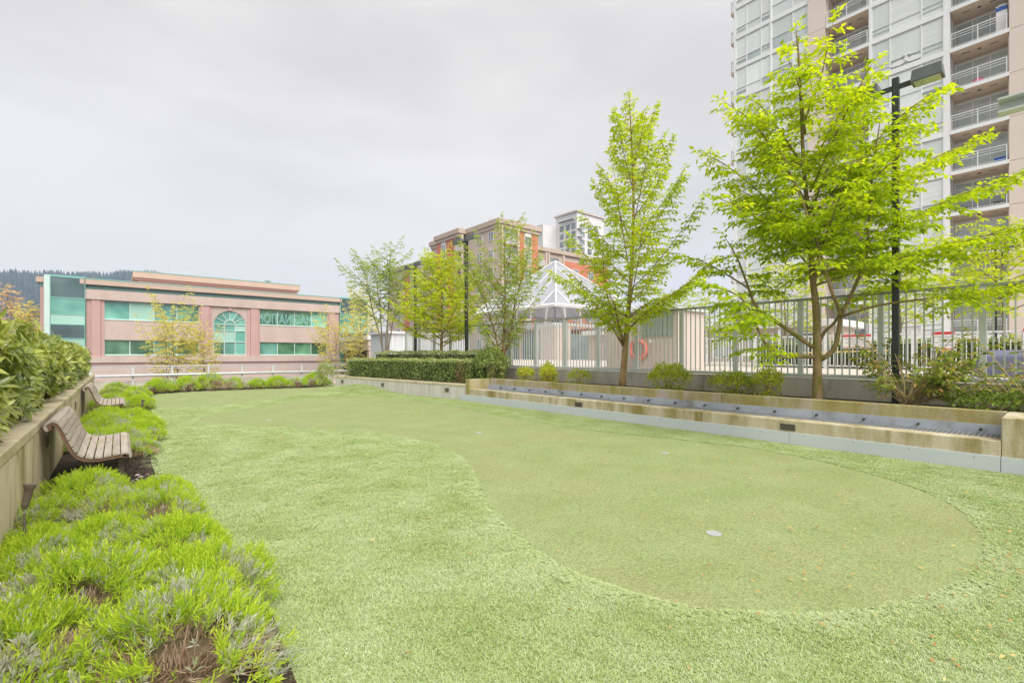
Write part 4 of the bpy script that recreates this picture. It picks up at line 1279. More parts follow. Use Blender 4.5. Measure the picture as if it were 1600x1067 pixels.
wf = thing('white_pool_fence', 'white inner pool fence carrying red and white notices', 'fence', (19.2, 4, 1))
bme = B(-.012, .012, -.012, .012, 0, 1.0).mesh('bar', 'white_paint')
pme = B(-.05, .05, -.05, .05, 0, 1.25).mesh('post', 'white_paint')
for k in range(150):
    link('bar', bme, wf, (19.2, -4 + k * 0.112, 1.12))
for k in range(8):
    link('post', pme, wf, (19.2, -4.0 + k * 2.4 + 0.056, 1.002))
B(19.17, 19.23, -4.1, 12.9, 2.12, 2.17).build('top_rail', 'white_paint', wf)
B(19.172, 19.228, -4.1, 12.9, 1.07, 1.118).build('bottom_rail', 'white_paint', wf)
def notice(y, z, w, h, label):
    t = thing('notice_board', label, 'sign', (19.13, y, z), 'red and white pool notices')
    B(19.12, 19.14, y - w / 2, y + w / 2, z, z + h).build('board', 'sign_white', t)
    B(19.108, 19.119, y - w / 2, y + w / 2, z + h * .86, z + h).build('header_stripe', 'sign_red', t)
    B(19.108, 19.119, y - w / 2 + .03, y + w / 2 - .03, z + h * .06, z + h * .10).build('footer_line', 'sign_red', t)
    for q in range(4):
        B(19.112, 19.1195, y - w / 2 + .06, y + w / 2 - .06 - .1 * (q % 2), z + h * (.70 - .14 * q), z + h * (.725 - .14 * q)).build('text_line', 'chair_grey', t)
notice(4.72, 1.70, 0.80, 0.46, 'red and white notice on the white fence right of the big maple trunk')
notice(2.55, 1.62, 0.52, 0.56, 'red and white notice right of the near black lamp post')
notice(0.60, 1.65, 0.62, 0.56, 'red and white notice at the right edge of the picture')
t = thing('pool_pole', 'yellow pool pole lying along the white fence', 'pole', (18.9, 6, 1.5))
m_ = MB(); m_.tube([(18.95, 3.8, 1.62), (18.95, 8.0, 1.50)], .022, 8); m_.build('pole_tube', 'yellow_pole', t)
B(18.85, 19.05, 7.98, 8.35, 1.44, 1.56).build('pole_brush', 'sign_white', t)
t = thing('covered_lounger', 'purple grey covered pool furniture behind the straggly shrub', 'furniture', (15.2, 0.5, 1))
m_ = MB()
m_.add([(14.6, -.9, 1.003), (16.0, -.9, 1.003), (16.0, 1.5, 1.003), (14.6, 1.5, 1.003), (14.72, -.8, 1.5), (15.9, -.8, 1.62), (15.9, 1.4, 1.60), (14.72, 1.38, 1.48)],
       [(0, 3, 2, 1), (4, 5, 6, 7), (0, 1, 5, 4), (1, 2, 6, 5), (2, 3, 7, 6), (3, 0, 4, 7)])
m_.build('cover', 'cover_purple', t, bevel=0.06)
B(14.56, 14.60, -.9, 1.5, 1.003, 1.10).build('cover_hem', 'cover_purple', t)

# ================================================================== lamp posts
def lamp_post(x, y, z0, ztop, label, w=0.055, mat='black_metal', hmat='lamp_grey', hs=1.0):
    t = thing('lamp_post', label, 'street lamp', (x, y, z0), 'twin head lamp posts')
    B(x - w, x + w, y - w, y + w, z0, ztop).build('pole', mat, t, bevel=0.008)
    B(x - w * 1.8, x + w * 1.8, y - w * 1.8, y + w * 1.8, z0, z0 + 0.03).build('base_plate', mat, t)
    for s_ in (-1, 1):
        B(x - .035, x + .035, y + s_ * (w + .001), y + s_ * .22, ztop - .20, ztop - .13).build('arm', mat, t)
        y0, y1 = y + s_ * .22, y + s_ * (.22 + .54 * hs)
        hd = MB()
        a0, a1 = min(y0, y1), max(y0, y1)
        hd.add([(x - .18 * hs, a0, ztop - .22), (x + .18 * hs, a0, ztop - .22), (x + .18 * hs, a1, ztop - .22), (x - .18 * hs, a1, ztop - .22),
                (x - .165 * hs, a0 + .02, ztop - .02), (x + .165 * hs, a0 + .02, ztop - .02), (x + .165 * hs, a1 - .02, ztop - .02), (x - .165 * hs, a1 - .02, ztop - .02)],
               [(4, 5, 6, 7), (0, 1, 5, 4), (1, 2, 6, 5), (2, 3, 7, 6), (3, 0, 4, 7), (0, 3, 2, 1)])
        ho = hd.build('lamp_head', hmat, t, bevel=0.006)
        B(x - .15 * hs, x + .15 * hs, a0 + .04, a1 - .04, ztop - .236, ztop - .221).build('lens', 'lamp_lens', ho)
lamp_post(10.6, 2.04, 0.62, 6.40, 'tall black lamp post rising through the nearest big maple', 0.05, hs=.78)
lamp_post(10.6, 15.5, 0.46, 6.15, 'black twin head lamp post behind the clipped hedge')
lamp_post(10.6, 19.7, 0.46, 5.75, 'farthest dark lamp post seen against the lower brick wing')
lamp_post(29.2, 2.2, 1.0, 6.25, 'distant black lamp post on the pool deck before the tower', 0.05)

# canopy beam entering at the right edge
t = thing('canopy_frame', 'pale green steel canopy beam reaching in at the right edge', 'canopy', (9.9, -2.4, 0.7))
m_ = MB()
m_.box(9.80, 10.0, -4.5, 0.72, 5.19, 5.215); m_.box(9.80, 10.0, -4.5, 0.72, 5.0, 5.025); m_.box(9.985, 10.0, -4.5, 0.718, 5.026, 5.189)
m_.build('channel_beam', 'fence_paint', t)
B(9.85, 9.97, -3.0, -2.88, 0.62, 4.998).build('post', 'fence_paint', t)
B(9.75, 10.07, -3.1, -2.78, 0.62, 0.66).build('base_plate', 'fence_paint', t)
# ================================================================== vegetation
UPV = np.array([0.0, 0.0, 1.0])
CAMR = np.array([math.cos(R(39.9)), -math.sin(R(39.9)), 0.0])     # east-by-south axis used to lay out limbs
CAMF = np.array([math.sin(R(39.9)), math.cos(R(39.9)), 0.0])

def poly_at(P, t):
    """point and tangent at fraction t of a polyline"""
    seg_ = np.linalg.norm(np.diff(P, axis=0), axis=1)
    c_ = np.concatenate([[0], np.cumsum(seg_)])
    s_ = t * c_[-1]
    i = min(max(np.searchsorted(c_, s_) - 1, 0), len(seg_) - 1)
    u = (s_ - c_[i]) / (seg_[i] + 1e-9)
    return P[i] * (1 - u) + P[i + 1] * u, unit(P[i + 1] - P[i]), c_[-1]

def smooth_line(P, sub=3):
    P = np.asarray(P, float)
    out = []
    for i in range(len(P) - 1):
        p0, p1, p2, p3 = P[max(i - 1, 0)], P[i], P[i + 1], P[min(i + 2, len(P) - 1)]
        for k in range(sub):
            t = k / sub
            out.append(0.5 * (2 * p1 + (p2 - p0) * t + (2 * p0 - 5 * p1 + 4 * p2 - p3) * t * t + (3 * p1 - p0 - 3 * p2 + p3) * t ** 3))
    out.append(P[-1])
    return np.array(out)

class Tree:
    def __init__(s, base, seed):
        s.base = np.array(base, float)
        s.r = np.random.RandomState(seed)
        s.trunk, s.limb, s.twig = MB(), MB(), MB()
        s.lp, s.ld, s.ln, s.ll, s.tint = [], [], [], [], []
    def stem(s, P, r0, r1, n=8, target=None, power=1.0):
        P = smooth_line(P, 3)
        k = len(P)
        rad = [r0 + (r1 - r0) * (i / (k - 1)) ** power for i in range(k)]
        (target or s.limb).tube([p + s.base for p in P], rad, n)
        return P
    def spray(s, P, d0, length, leaf, step, tint0, flat=0.75, droop=0.12, sub=True, r0=0.006, subf=0.5, tj=0.16, sstep=0.105):
        """flat fan of side twigs with two-ranked leaves"""
        r = s.r
        d0 = unit(np.asarray(d0, float))
        n = max(3, int(length / 0.16))
        pts = [P]
        d = d0.copy()
        for i in range(n):
            d = unit(d + r.normal(0, 0.09, 3) + np.array([0, 0, -droop / n * 2]))
            pts.append(pts[-1] + d * length / n)
        pts = np.array(pts)
        s.twig.tube([p + s.base for p in pts], [r0 * (1 - 0.7 * i / n) for i in range(n + 1)], 3, cap=False)
        side = 1
        q = 0.12
        lines = [(pts, 0.25)]
        while sub and q < 0.96:
            p, t, L = poly_at(pts, q)
            sd = unit(np.cross(t, UPV)) * side
            sdir = unit(t * 0.65 + sd * 0.85 + UPV * r.normal(0.02, 0.14))
            sl = length * subf * (1 - 0.65 * q) * r.uniform(0.7, 1.25)
            k = 3
            sp = [p]
            dd = sdir
            for i in range(k):
                dd = unit(dd + r.normal(0, 0.1, 3) + np.array([0, 0, -0.05]))
                sp.append(sp[-1] + dd * sl / k)
            sp = np.array(sp)
            if sl > 0.12:
                s.twig.tube([x + s.base for x in sp], [r0 * .55, r0 * .45, r0 * .35, r0 * .2], 3, cap=False)
            lines.append((sp, 0.1))
            side = -side
            q += sstep / max(length, 0.3) * r.uniform(0.8, 1.2)
        for ln_, q0 in lines:
            sg = np.diff(ln_, axis=0)
            sl_ = np.linalg.norm(sg, axis=1)
            cu_ = np.concatenate([[0], np.cumsum(sl_)])
            m = max(2, int(cu_[-1] * (1 - q0) / step))
            sq = (q0 + (1 - q0) * np.arange(m + 1) / m) * cu_[-1] * 0.9999
            ix = np.clip(np.searchsorted(cu_, sq) - 1, 0, len(sl_) - 1)
            u_ = ((sq - cu_[ix]) / (sl_[ix] + 1e-9))[:, None]
            p_ = ln_[ix] + sg[ix] * u_
            t_ = sg[ix] / (sl_[ix][:, None] + 1e-9)
            sd = np.stack([t_[:, 1], -t_[:, 0], np.zeros(m + 1)], 1)
            sd = unit(sd + 1e-6) * np.where(np.arange(m + 1) % 2, 1.0, -1.0)[:, None]
            w_ = np.full((m + 1, 1), 0.9)
            w_[-1] = 0.1
            ldir = t_ * 0.55 + sd * w_ + r.normal(0, 0.22, (m + 1, 3))
            ldir[:, 2] += -0.22 + r.normal(0, 0.18, m + 1)
            s.lp.append(p_); s.ld.append(ldir); s.ln.append(UPV * flat + r.normal(0, 0.33, (m + 1, 3)))
            s.ll.append(leaf * r.uniform(0.65, 1.2, m + 1))
            s.tint.append(tint0 + r.normal(0, tj, m + 1) + r.normal(0, tj * .5))
    def dress(s, P, t0, dens, reach, leaf, step, tint, elev=(0.0, 0.35), spread=(0.6, 1.25), taper=0.65, **kw):
        """side sprays all along a limb"""
        r = s.r
        _, _, L = poly_at(P, 0)
        n = max(2, int(L * (1 - t0) * dens))
        side = 1
        for k in range(n + 1):
            q = t0 + (1 - t0) * k / n
            p, t, _ = poly_at(P, min(q, 0.999))
            hz = t.copy(); hz[2] = 0
            if np.linalg.norm(hz) < 0.35:
                a = r.uniform(0, 2 * math.pi)
                d = np.array([math.cos(a), math.sin(a), 0])
            else:
                a = r.uniform(*spread) * side
                hz = unit(hz)
                d = np.array([hz[0] * math.cos(a) - hz[1] * math.sin(a), hz[0] * math.sin(a) + hz[1] * math.cos(a), 0])
            if k == n:
                d = unit(t)
            else:
                d = d + UPV * r.uniform(*elev)
            ln_ = reach * (1 - taper * (q - t0) / (1 - t0 + 1e-9)) * r.uniform(0.7, 1.25)
            hgt = p[2]
            s.spray(p, d, ln_, leaf, step, tint(p) if callable(tint) else tint, **kw)
            side = -side
    def finish(s, name, label, cat, leafm, barkm, group=None, wl=0.5, crown='crown', limbname='limbs'):
        t = thing(name, label, cat, tuple(s.base), group)
        if s.trunk.v:
            s.trunk.build('trunk', barkm, t, smooth=True)
        if s.limb.v:
            s.limb.build(limbname, barkm, t, smooth=True)
        if s.twig.v:
            s.twig.build('twigs', barkm, t)['kind'] = 'stuff'
        lp, ld, ln2, ll, tn = (np.concatenate(q) for q in (s.lp, s.ld, s.ln, s.ll, s.tint))
        V = leaf_quads(lp, ld, ln2, ll, ll * wl, fold=0.18, curl=0.08)
        o = link(crown, quads_mesh(crown, V, tn, leafm), t)
        o['kind'] = 'stuff'
        return t, len(ll)

LEAFCOUNT = {}

# ---- T1: the big maple at the right (limbs after the photograph, in metres from the trunk foot)
def U(x, y, v=0.0, sc=0.01195, x0=1277, zb=0.62):
    p = CAMR * ((x - x0) * sc) + CAMF * v
    p[2] = 1.5 + (553 - y) * sc - zb
    return p
T = Tree((10.0, 3.08, 0.62), 11)
TR = T.stem([U(1277, 626), U(1277, 600), U(1277, 560), U(1275, 480), U(1272, 430, .05), U(1270, 350, .1), U(1262, 270, .1), U(1255, 180, .05), U(1248, 90), U(1244, 50)], 0.098, 0.010, 10, T.trunk, 0.8)
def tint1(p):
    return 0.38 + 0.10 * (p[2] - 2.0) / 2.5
Ls = []
Ls.append(T.stem([U(1272, 557), U(1240, 556, -.1), U(1205, 556, -.25), U(1180, 540, -.4), U(1160, 510, -.5), U(1140, 478, -.6), U(1112, 462, -.7), U(1082, 455, -.7)], .040, .008))
Ls.append(T.stem([U(1163, 514, -.5), U(1130, 506, -.8), U(1105, 512, -1.1)], .016, .005))
Ls.append(T.stem([U(1270, 542), U(1230, 510, .1), U(1195, 480, .25), U(1180, 440, .3), U(1165, 400, .3), U(1148, 370, .3)], .042, .008))
Ls.append(T.stem([U(1183, 447, .3), U(1150, 415, .6), U(1118, 392, .8), U(1092, 385, .9)], .020, .005))
Ls.append(T.stem([U(1281, 562), U(1297, 546, -.1), U(1302, 515, -.15), U(1303, 493, -.2), U(1315, 450, -.35), U(1322, 410, -.5), U(1320, 350, -.6), U(1326, 280, -.6), U(1335, 220, -.6)], .048, .008))
Ls.append(T.stem([U(1302, 495, -.2), U(1285, 480, -.4), U(1266, 455, -.55), U(1247, 400, -.6), U(1228, 345, -.6), U(1206, 290, -.6), U(1190, 250, -.6)], .032, .008))
Ls.append(T.stem([U(1281, 532), U(1300, 517, .2), U(1328, 500, .4), U(1345, 480, .5), U(1375, 455, .6), U(1430, 440, .7), U(1500, 425, .7)], .036, .007))
Ls.append(T.stem([U(1305, 495, -.2), U(1340, 481, -.5), U(1390, 474, -.9), U(1450, 466, -1.1), U(1530, 440, -1.2)], .026, .006))
Ls.append(T.stem([U(1275, 470, .0), U(1300, 430, .5), U(1340, 380, 1.0), U(1390, 330, 1.3)], .03, .007))
for a in ([(1273, 430, 0), (1330, 385, -.3), (1400, 345, -.6), (1480, 310, -.8), (1550, 296, -.8)],
          [(1271, 390, 0), (1340, 330, .2), (1420, 270, .3), (1500, 228, .3), (1556, 205, .3)],
          [(1275, 430, 0), (1340, 410, .6), (1430, 385, 1.1), (1520, 375, 1.4)],
          [(1275, 445, 0), (1340, 420, -.9), (1410, 400, -1.5), (1480, 390, -1.7)],
          [(1269, 340, 0), (1320, 270, -.2), (1380, 200, -.3), (1440, 155, -.3)],
          [(1268, 330, 0), (1320, 250, .5), (1370, 180, .8)],
          [(1262, 270, 0), (1300, 200, 0), (1330, 150, 0), (1350, 128, 0)],
          [(1272, 425, 0), (1210, 370, -.2), (1140, 335, -.4), (1105, 320, -.4)],
          [(1270, 380, 0), (1210, 300, .3), (1150, 245, .4), (1116, 228, .4)],
          [(1268, 330, 0), (1220, 250, 0), (1175, 190, 0), (1140, 165, 0)],
          [(1262, 270, 0), (1230, 200, .2), (1200, 150, .3), (1180, 140, .3)],
          [(1258, 210, 0), (1240, 150, -.2), (1215, 105, -.3)],
          [(1256, 190, 0), (1280, 130, 0), (1292, 80, 0), (1300, 40, 0)],
          [(1272, 420, 0), (1250, 360, -.9), (1230, 320, -1.6)],
          [(1272, 400, 0), (1290, 330, 1.1), (1300, 290, 1.8)],
          [(1271, 370, 0), (1300, 310, -1.0), (1320, 280, -1.6)],
          [(1270, 360, 0), (1240, 290, 1.0), (1220, 250, 1.6)],
          [(1266, 300, 0), (1270, 220, -.8), (1275, 180, -1.2)],
          [(1262, 270, 0), (1255, 200, .8), (1250, 160, 1.1)]):
    Ls.append(T.stem([U(*q) for q in a], .022, .005, 6))
for i, L_ in enumerate(Ls):
    big = i < 9
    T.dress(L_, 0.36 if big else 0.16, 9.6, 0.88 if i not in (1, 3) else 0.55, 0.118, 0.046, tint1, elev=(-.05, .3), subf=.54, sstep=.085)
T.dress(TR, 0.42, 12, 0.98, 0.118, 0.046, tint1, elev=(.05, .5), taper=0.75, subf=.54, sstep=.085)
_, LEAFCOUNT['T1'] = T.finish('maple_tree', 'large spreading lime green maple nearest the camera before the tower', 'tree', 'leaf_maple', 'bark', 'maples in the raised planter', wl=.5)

# ---- T2: tall pyramidal tree
def U2(x, y, v=0.0): return U(x, y, v, 0.01657, 972, 0.62)
T = Tree((10.0, 7.52, 0.62), 23)
TR = T.stem([U2(972, 606), U2(976, 560), U2(979, 520), U2(985, 450), U2(988, 400), U2(990, 330), U2(989, 260), U2(986, 200), U2(984, 150)], 0.098, 0.008, 10, T.trunk, 0.7)
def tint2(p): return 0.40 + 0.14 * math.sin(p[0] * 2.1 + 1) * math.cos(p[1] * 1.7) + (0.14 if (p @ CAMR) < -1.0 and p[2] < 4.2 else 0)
Ls = []
for a in ([(974, 540, 0), (950, 505, -.2), (925, 475, -.3), (895, 452, -.5), (862, 432, -.6)],
          [(975, 535, 0), (958, 490, .1), (948, 440, .2), (944, 390, .2)],
          [(976, 525, 0), (990, 495, .3), (1008, 478, .5), (1040, 462, .6), (1068, 455, .6)],
          [(977, 520, 0), (1000, 490, -.5), (1030, 468, -.8), (1062, 445, -.9)],
          [(975, 535, 0), (955, 500, -.7), (945, 480, -1.1), (925, 455, -1.4)]):
    Ls.append(T.stem([U2(*q) for q in a], .034, .006))
rr = T.r
for k in range(30):
    q = k / 29
    yb = 505 - 300 * q
    ang = k * 2.399 + rr.uniform(-.3, .3)
    reach = (104 * (1 - q) ** 0.8 + 16) * rr.uniform(.72, 1.15)
    p0, _, _ = poly_at(TR, (606 - yb) / (606 - 150))
    dirh = CAMR * math.cos(ang) + CAMF * math.sin(ang)
    rise = 0.60 + 0.95 * q
    L_ = reach * 0.01657
    P = [p0, p0 + dirh * L_ * .35 + UPV * L_ * .35 * rise, p0 + dirh * L_ * .7 + UPV * L_ * .78 * rise, p0 + dirh * L_ + UPV * L_ * 1.25 * rise]
    Ls.append(T.stem(P, .02 - .010 * q, .004, 5))
for i, L_ in enumerate(Ls):
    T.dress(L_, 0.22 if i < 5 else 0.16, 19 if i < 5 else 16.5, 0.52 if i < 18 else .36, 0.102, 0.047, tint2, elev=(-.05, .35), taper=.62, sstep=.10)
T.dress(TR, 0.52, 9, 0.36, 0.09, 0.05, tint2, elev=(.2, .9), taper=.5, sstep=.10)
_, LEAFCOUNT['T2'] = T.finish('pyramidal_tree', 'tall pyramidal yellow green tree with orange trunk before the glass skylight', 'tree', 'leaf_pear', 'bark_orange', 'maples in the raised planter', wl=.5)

# ---- generic tree for the rest
def auto_tree(base, H, Rc, seed, name, label, leafm, barkm, n_l=26, z0=0.28, prof=None, rise=0.6, leaf=0.1, step=0.075, dens=5.0, reach=0.45, stems=None, tr=0.07,
              tint=0.42, group=None, lean=(0, 0), wl=.5, tj=.16, sub=True, subf=.5, sstep=.105):
    T = Tree(base, seed)
    r = T.r
    prof = prof or (lambda q: (1 - q) ** 0.7)
    ls = []
    stems = stems or [((lean[0], lean[1]), 1.0)]
    for j, ((lx, ly), hh) in enumerate(stems):
        P = [np.array([0, 0, -0.05]) + np.array([lx, ly, 0]) * .02]
        for i in range(1, 6):
            q = i / 5
            P.append(np.array([lx * q ** 1.3 + r.normal(0, .03), ly * q ** 1.3 + r.normal(0, .03), H * hh * q]))
        TRk = T.stem(P, tr * (1 if j == 0 else .65), .006, 8, T.trunk if j == 0 else T.limb, .75)
        for k in range(int(n_l / len(stems))):
            q = k / (n_l / len(stems))
            zq = z0 + (0.97 - z0) * q
            p0, _, _ = poly_at(TRk, zq)
            ang = k * 2.399 + r.uniform(-.4, .4) + j
            L_ = max(Rc * prof(q) * r.uniform(.75, 1.15), .15)
            dh = np.array([math.cos(ang), math.sin(ang), 0])
            Pl = [p0, p0 + dh * L_ * .4 + UPV * L_ * .4 * rise, p0 + dh * L_ * .75 + UPV * L_ * .85 * rise, p0 + dh * L_ + UPV * L_ * 1.2 * rise]
            ls.append(T.stem(Pl, tr * .28 * (1 - .5 * q), .004, 5))
        T.dress(TRk, .7, dens, reach * .8, leaf, step, tint, elev=(.2, .9), tj=tj, sub=sub, subf=subf, sstep=sstep)
    for L_ in ls:
        T.dress(L_, .22, dens, reach, leaf, step, tint, elev=(-.05, .4), tj=tj, sub=sub, subf=subf, sstep=sstep)
    _, LEAFCOUNT[name + str(seed)] = T.finish(name, label, 'tree', leafm, barkm, group, wl=wl)

G1 = 'maples in the raised planter'
auto_tree((10.25, 12.75, 0.55), 5.45, 1.35, 31, 'young_tree', 'slender young tree with fine leaves at the end of the hedge', 'leaf_fine', 'bark_orange', 42, .20,
          lambda q: .55 + .75 * math.sin(math.pi * min(q * 1.15, 1)) * .7 if q < .85 else .45, 1.1, .085, .05, 13.0, .42, [((0.1, -.1), 1.0), ((-.75, .55), .72), ((.8, -.3), .8)], .075, .5, G1)
auto_tree((10.3, 16.9, 0.46), 5.25, 2.15, 37, 'maple_tree', 'bright yellow green maple standing left of the black lamp post', 'leaf_pear', 'bark_orange', 50, .26,
          lambda q: 1.0 - .74 * q, .50, .11, .05, 11.5, .62, None, .085, .58, G1)
auto_tree((10.0, 21.6, 0.3), 6.5, 1.35, 41, 'vase_tree', 'thin vase shaped tree with sparse leaves beside the office building', 'leaf_fine', 'bark_grey', 44, .46,
          lambda q: .55 + .45 * math.sin(math.pi * min(q * 1.1, 1)), .75, .10, .058, 8.5, .55, [((.2, -.2), 1.0), ((-.95, .6), .88), ((.75, -.4), .84), ((-.3, .7), .92)], .09, .42, G1)

# trees beyond the pool fence
auto_tree((22.5, 8.2, 1.0), 4.6, 2.1, 51, 'courtyard_tree', 'lime green tree behind the fence left of the big maple trunk', 'leaf_maple', 'bark_grey', 20, .3, lambda q: 1 - .6 * q, .5, .14, .08, 5.0, .75, None, .07, .5, 'trees beyond the pool fence')
auto_tree((23.5, 1.6, 1.0), 4.9, 2.3, 52, 'courtyard_tree', 'lime green tree behind the fence at the right edge', 'leaf_maple', 'bark_grey', 24, .35, lambda q: 1 - .5 * q, .5, .15, .08, 5.0, .85, None, .08, .6, 'trees beyond the pool fence')
auto_tree((21.5, 13.0, 1.0), 3.6, 1.6, 53, 'courtyard_tree', 'pale green tree behind the pool kiosk', 'leaf_fine', 'bark_grey', 20, .2, lambda q: 1 - .5 * q, .6, .13, .08, 5.0, .6, None, .06, .6, 'trees beyond the pool fence')
auto_tree((24.5, 4.6, 1.0), 4.8, 2.2, 54, 'courtyard_tree', 'lime green tree behind the fence right of the big maple trunk', 'leaf_maple', 'bark_grey', 22, .3, lambda q: 1 - .5 * q, .5, .14, .08, 5.0, .75, None, .07, .55, 'trees beyond the pool fence')

auto_tree((20.5, 10.6, 1.0), 3.0, 1.5, 55, 'courtyard_tree', 'small pale tree behind the fence right of the pool kiosk', 'leaf_fine', 'bark_grey', 20, .2, lambda q: 1 - .5 * q, .6, .13, .08, 5.0, .6, None, .06, .7, 'trees beyond the pool fence')

# street trees in front of the office building
GS = 'yellow leaved street trees'
up = lambda q: .55 + .45 * math.sin(math.pi * q)
auto_tree((3.4, 47, -6), 11.6, 1.9, 61, 'street_tree', 'tall yellow street tree in front of the left office windows', 'leaf_yellow', 'bark_grey', 34, .38, up, 1.5, .19, .11, 3.6, .9, [((0, 0), 1.0), ((.7, .2), .88), ((-.7, 0), .82)], .10, .45, GS, sstep=.13)
auto_tree((5.6, 47.5, -6), 9.4, 1.4, 62, 'street_tree', 'lower yellow street tree left of the arched window', 'leaf_yellow', 'bark_grey', 26, .40, up, 1.3, .19, .11, 3.6, .85, None, .09, .4, GS, sstep=.13)
auto_tree((17.2, 49, -6), 10.6, 2.5, 63, 'street_tree', 'low yellow street tree before the lower right office windows', 'leaf_yellow', 'bark_grey', 24, .42, up, 1.1, .19, .11, 3.6, .9, None, .09, .4, GS, sstep=.13)
auto_tree((20.3, 50, -6), 14.6, 2.0, 64, 'street_tree', 'tall yellow street tree before the right glass corner of the office', 'leaf_yellow', 'bark_grey', 36, .34, up, 1.6, .19, .11, 3.6, .85, [((0, 0), 1.0), ((.8, .1), .85)], .10, .5, GS, sstep=.13)
GO = 'orange leaved trees left of the office'
up2 = lambda q: 1.0 - .75 * q
auto_tree((-10.6, 66, -6), 14.6, 2.0, 65, 'orange_tree', 'orange leaved tree at the left edge behind the laurel', 'leaf_orange', 'bark_grey', 36, .25, up2, 1.4, .26, .15, 3.8, 1.0, None, .12, .4, GO, sstep=.18)
auto_tree((-8.2, 66, -6), 14.0, 1.9, 66, 'orange_tree', 'second orange leaved tree between the left edge and the office', 'leaf_orange', 'bark_grey', 34, .25, up2, 1.4, .26, .15, 3.8, 1.0, None, .12, .45, GO, sstep=.18)
auto_tree((-6.3, 62, -6), 12.2, 1.7, 67, 'orange_tree', 'low yellow orange tree touching the office glass corner', 'leaf_yellow', 'bark_grey', 28, .25, up2, 1.2, .28, .13, 5.0, 1.0, None, .10, .7, GO, sstep=.18)
auto_tree((1.0, 92, -6), 16.8, 2.2, 68, 'orange_tree', 'bare looking tree top above the office roof', 'leaf_yellow', 'bark_grey', 20, .5, up2, 1.6, .26, .4, 1.6, .8, None, .12, .4, GO)

# bare far trees between office and brick block
def bare_tree(x, y, h, seed, label):
    r = np.random.RandomState(seed)
    t = thing('bare_tree', label, 'tree', (x, y, -6), 'bare trees far behind the hedge')
    m_ = MB()
    m_.tube([(x, y, -6), (x + .1, y, -6 + h * .5), (x, y, -6 + h)], [.16, .10, .02], 6)
    m_.build('trunk', 'bark_grey', t)
    m_ = MB()
    for k in range(70):
        q = r.uniform(.3, .95)
        a = r.uniform(0, 6.28)
        L = h * .24 * (1.1 - q)
        p = Vector((x, y, -6 + h * q))
        d = Vector((math.cos(a) * .4, math.sin(a) * .4, 1)).normalized()
        m_.tube([p, p + d * L * .5 + Vector((math.cos(a), math.sin(a), 0)) * L * .15, p + d * L * 1.2], [.035, .022, .008], 3, cap=False)
    m_.build('branches', 'bark_grey', t)
bare_tree(38, 104, 16.5, 1, 'bare poplar just right of the office glass corner')
bare_tree(41.5, 106, 18.5, 2, 'taller bare poplar behind the vase shaped tree')

# ---- leaf shells for hedges and shrubs
def shell_leaves(P, N, r, leaf, wl, jitter=.35, lift=.4):
    n = len(P)
    D = unit(N * lift + r.normal(0, 1, (n, 3)) * .75)
    NN = unit(N + r.normal(0, jitter, (n, 3)))
    L = leaf * r.uniform(.65, 1.2, n)
    return leaf_quads(P, D, NN, L, L * wl, fold=.16, curl=.1)

def hedge_surface(r, n, poly, z0, z1, top_share=.4, bump=.06):
    """random points on the sides and top of an extruded outline, with lumpy offset"""
    poly = np.array(poly, float)
    E = np.roll(poly, -1, 0) - poly
    Ln = np.linalg.norm(E, axis=1)
    m = int(n * (1 - top_share))
    e = r.choice(len(poly), m, p=Ln / Ln.sum())
    t = r.uniform(0, 1, m)
    xy = poly[e] + E[e] * t[:, None]
    nrm = np.stack([E[e, 1], -E[e, 0]], 1) / Ln[e][:, None]
    z = r.uniform(z0, z1, m)
    off = bump * (np.sin(xy[:, 0] * 5 + z * 4) * np.cos(xy[:, 1] * 4.3 + z * 3)) - r.exponential(.03, m)
    P = np.stack([xy[:, 0] + nrm[:, 0] * off, xy[:, 1] + nrm[:, 1] * off, z], 1)
    N = np.stack([nrm[:, 0], nrm[:, 1], np.full(m, .25)], 1)
    k = n - m
    lo, hi = poly.min(0), poly.max(0)
    Q = r.uniform(lo, hi, (k * 4, 2))
    Q = Q[inside(Q, poly)][:k]
    zt = z1 + bump * .6 * np.sin(Q[:, 0] * 6) * np.cos(Q[:, 1] * 5) - r.exponential(.02, len(Q))
    P = np.concatenate([P, np.stack([Q[:, 0], Q[:, 1], zt], 1)])
    N = np.concatenate([N, np.tile([0, 0, 1.0], (len(Q), 1))])
    return P, N

def hedge(name, label, poly, z0, z1, n, leaf, wl, mat, seed, tint, core_in=.10, cat='hedge', bump=.06, top_share=.4, zcore=None, toptint=0.25):
    r = np.random.RandomState(seed)
    c0 = np.mean(poly, 0)
    t = thing(name, label, cat, (c0[0], c0[1], z0))
    pc = np.array(poly, float)
    cen = pc.mean(0)
    # solid core whose dark colour stands in for shade among the twigs
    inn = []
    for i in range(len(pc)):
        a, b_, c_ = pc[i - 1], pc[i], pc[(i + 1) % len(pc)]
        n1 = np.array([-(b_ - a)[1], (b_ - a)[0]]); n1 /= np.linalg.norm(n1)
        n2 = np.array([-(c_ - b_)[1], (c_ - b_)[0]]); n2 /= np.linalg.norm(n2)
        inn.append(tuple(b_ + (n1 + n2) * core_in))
    m_ = MB(); m_.prism(inn, z0 + .02, z1 - core_in); m_.build('shaded_core', 'hedge_core', t)
    P, N = hedge_surface(r, n, poly, z0, z1, top_share, bump)
    V = shell_leaves(P, N, r, leaf, wl)
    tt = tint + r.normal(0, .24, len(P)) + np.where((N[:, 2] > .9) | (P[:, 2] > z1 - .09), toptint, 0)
    o = link('foliage', quads_mesh('foliage', V - np.array(org(t)), tt, mat), t)
    o['kind'] = 'stuff'
    return t

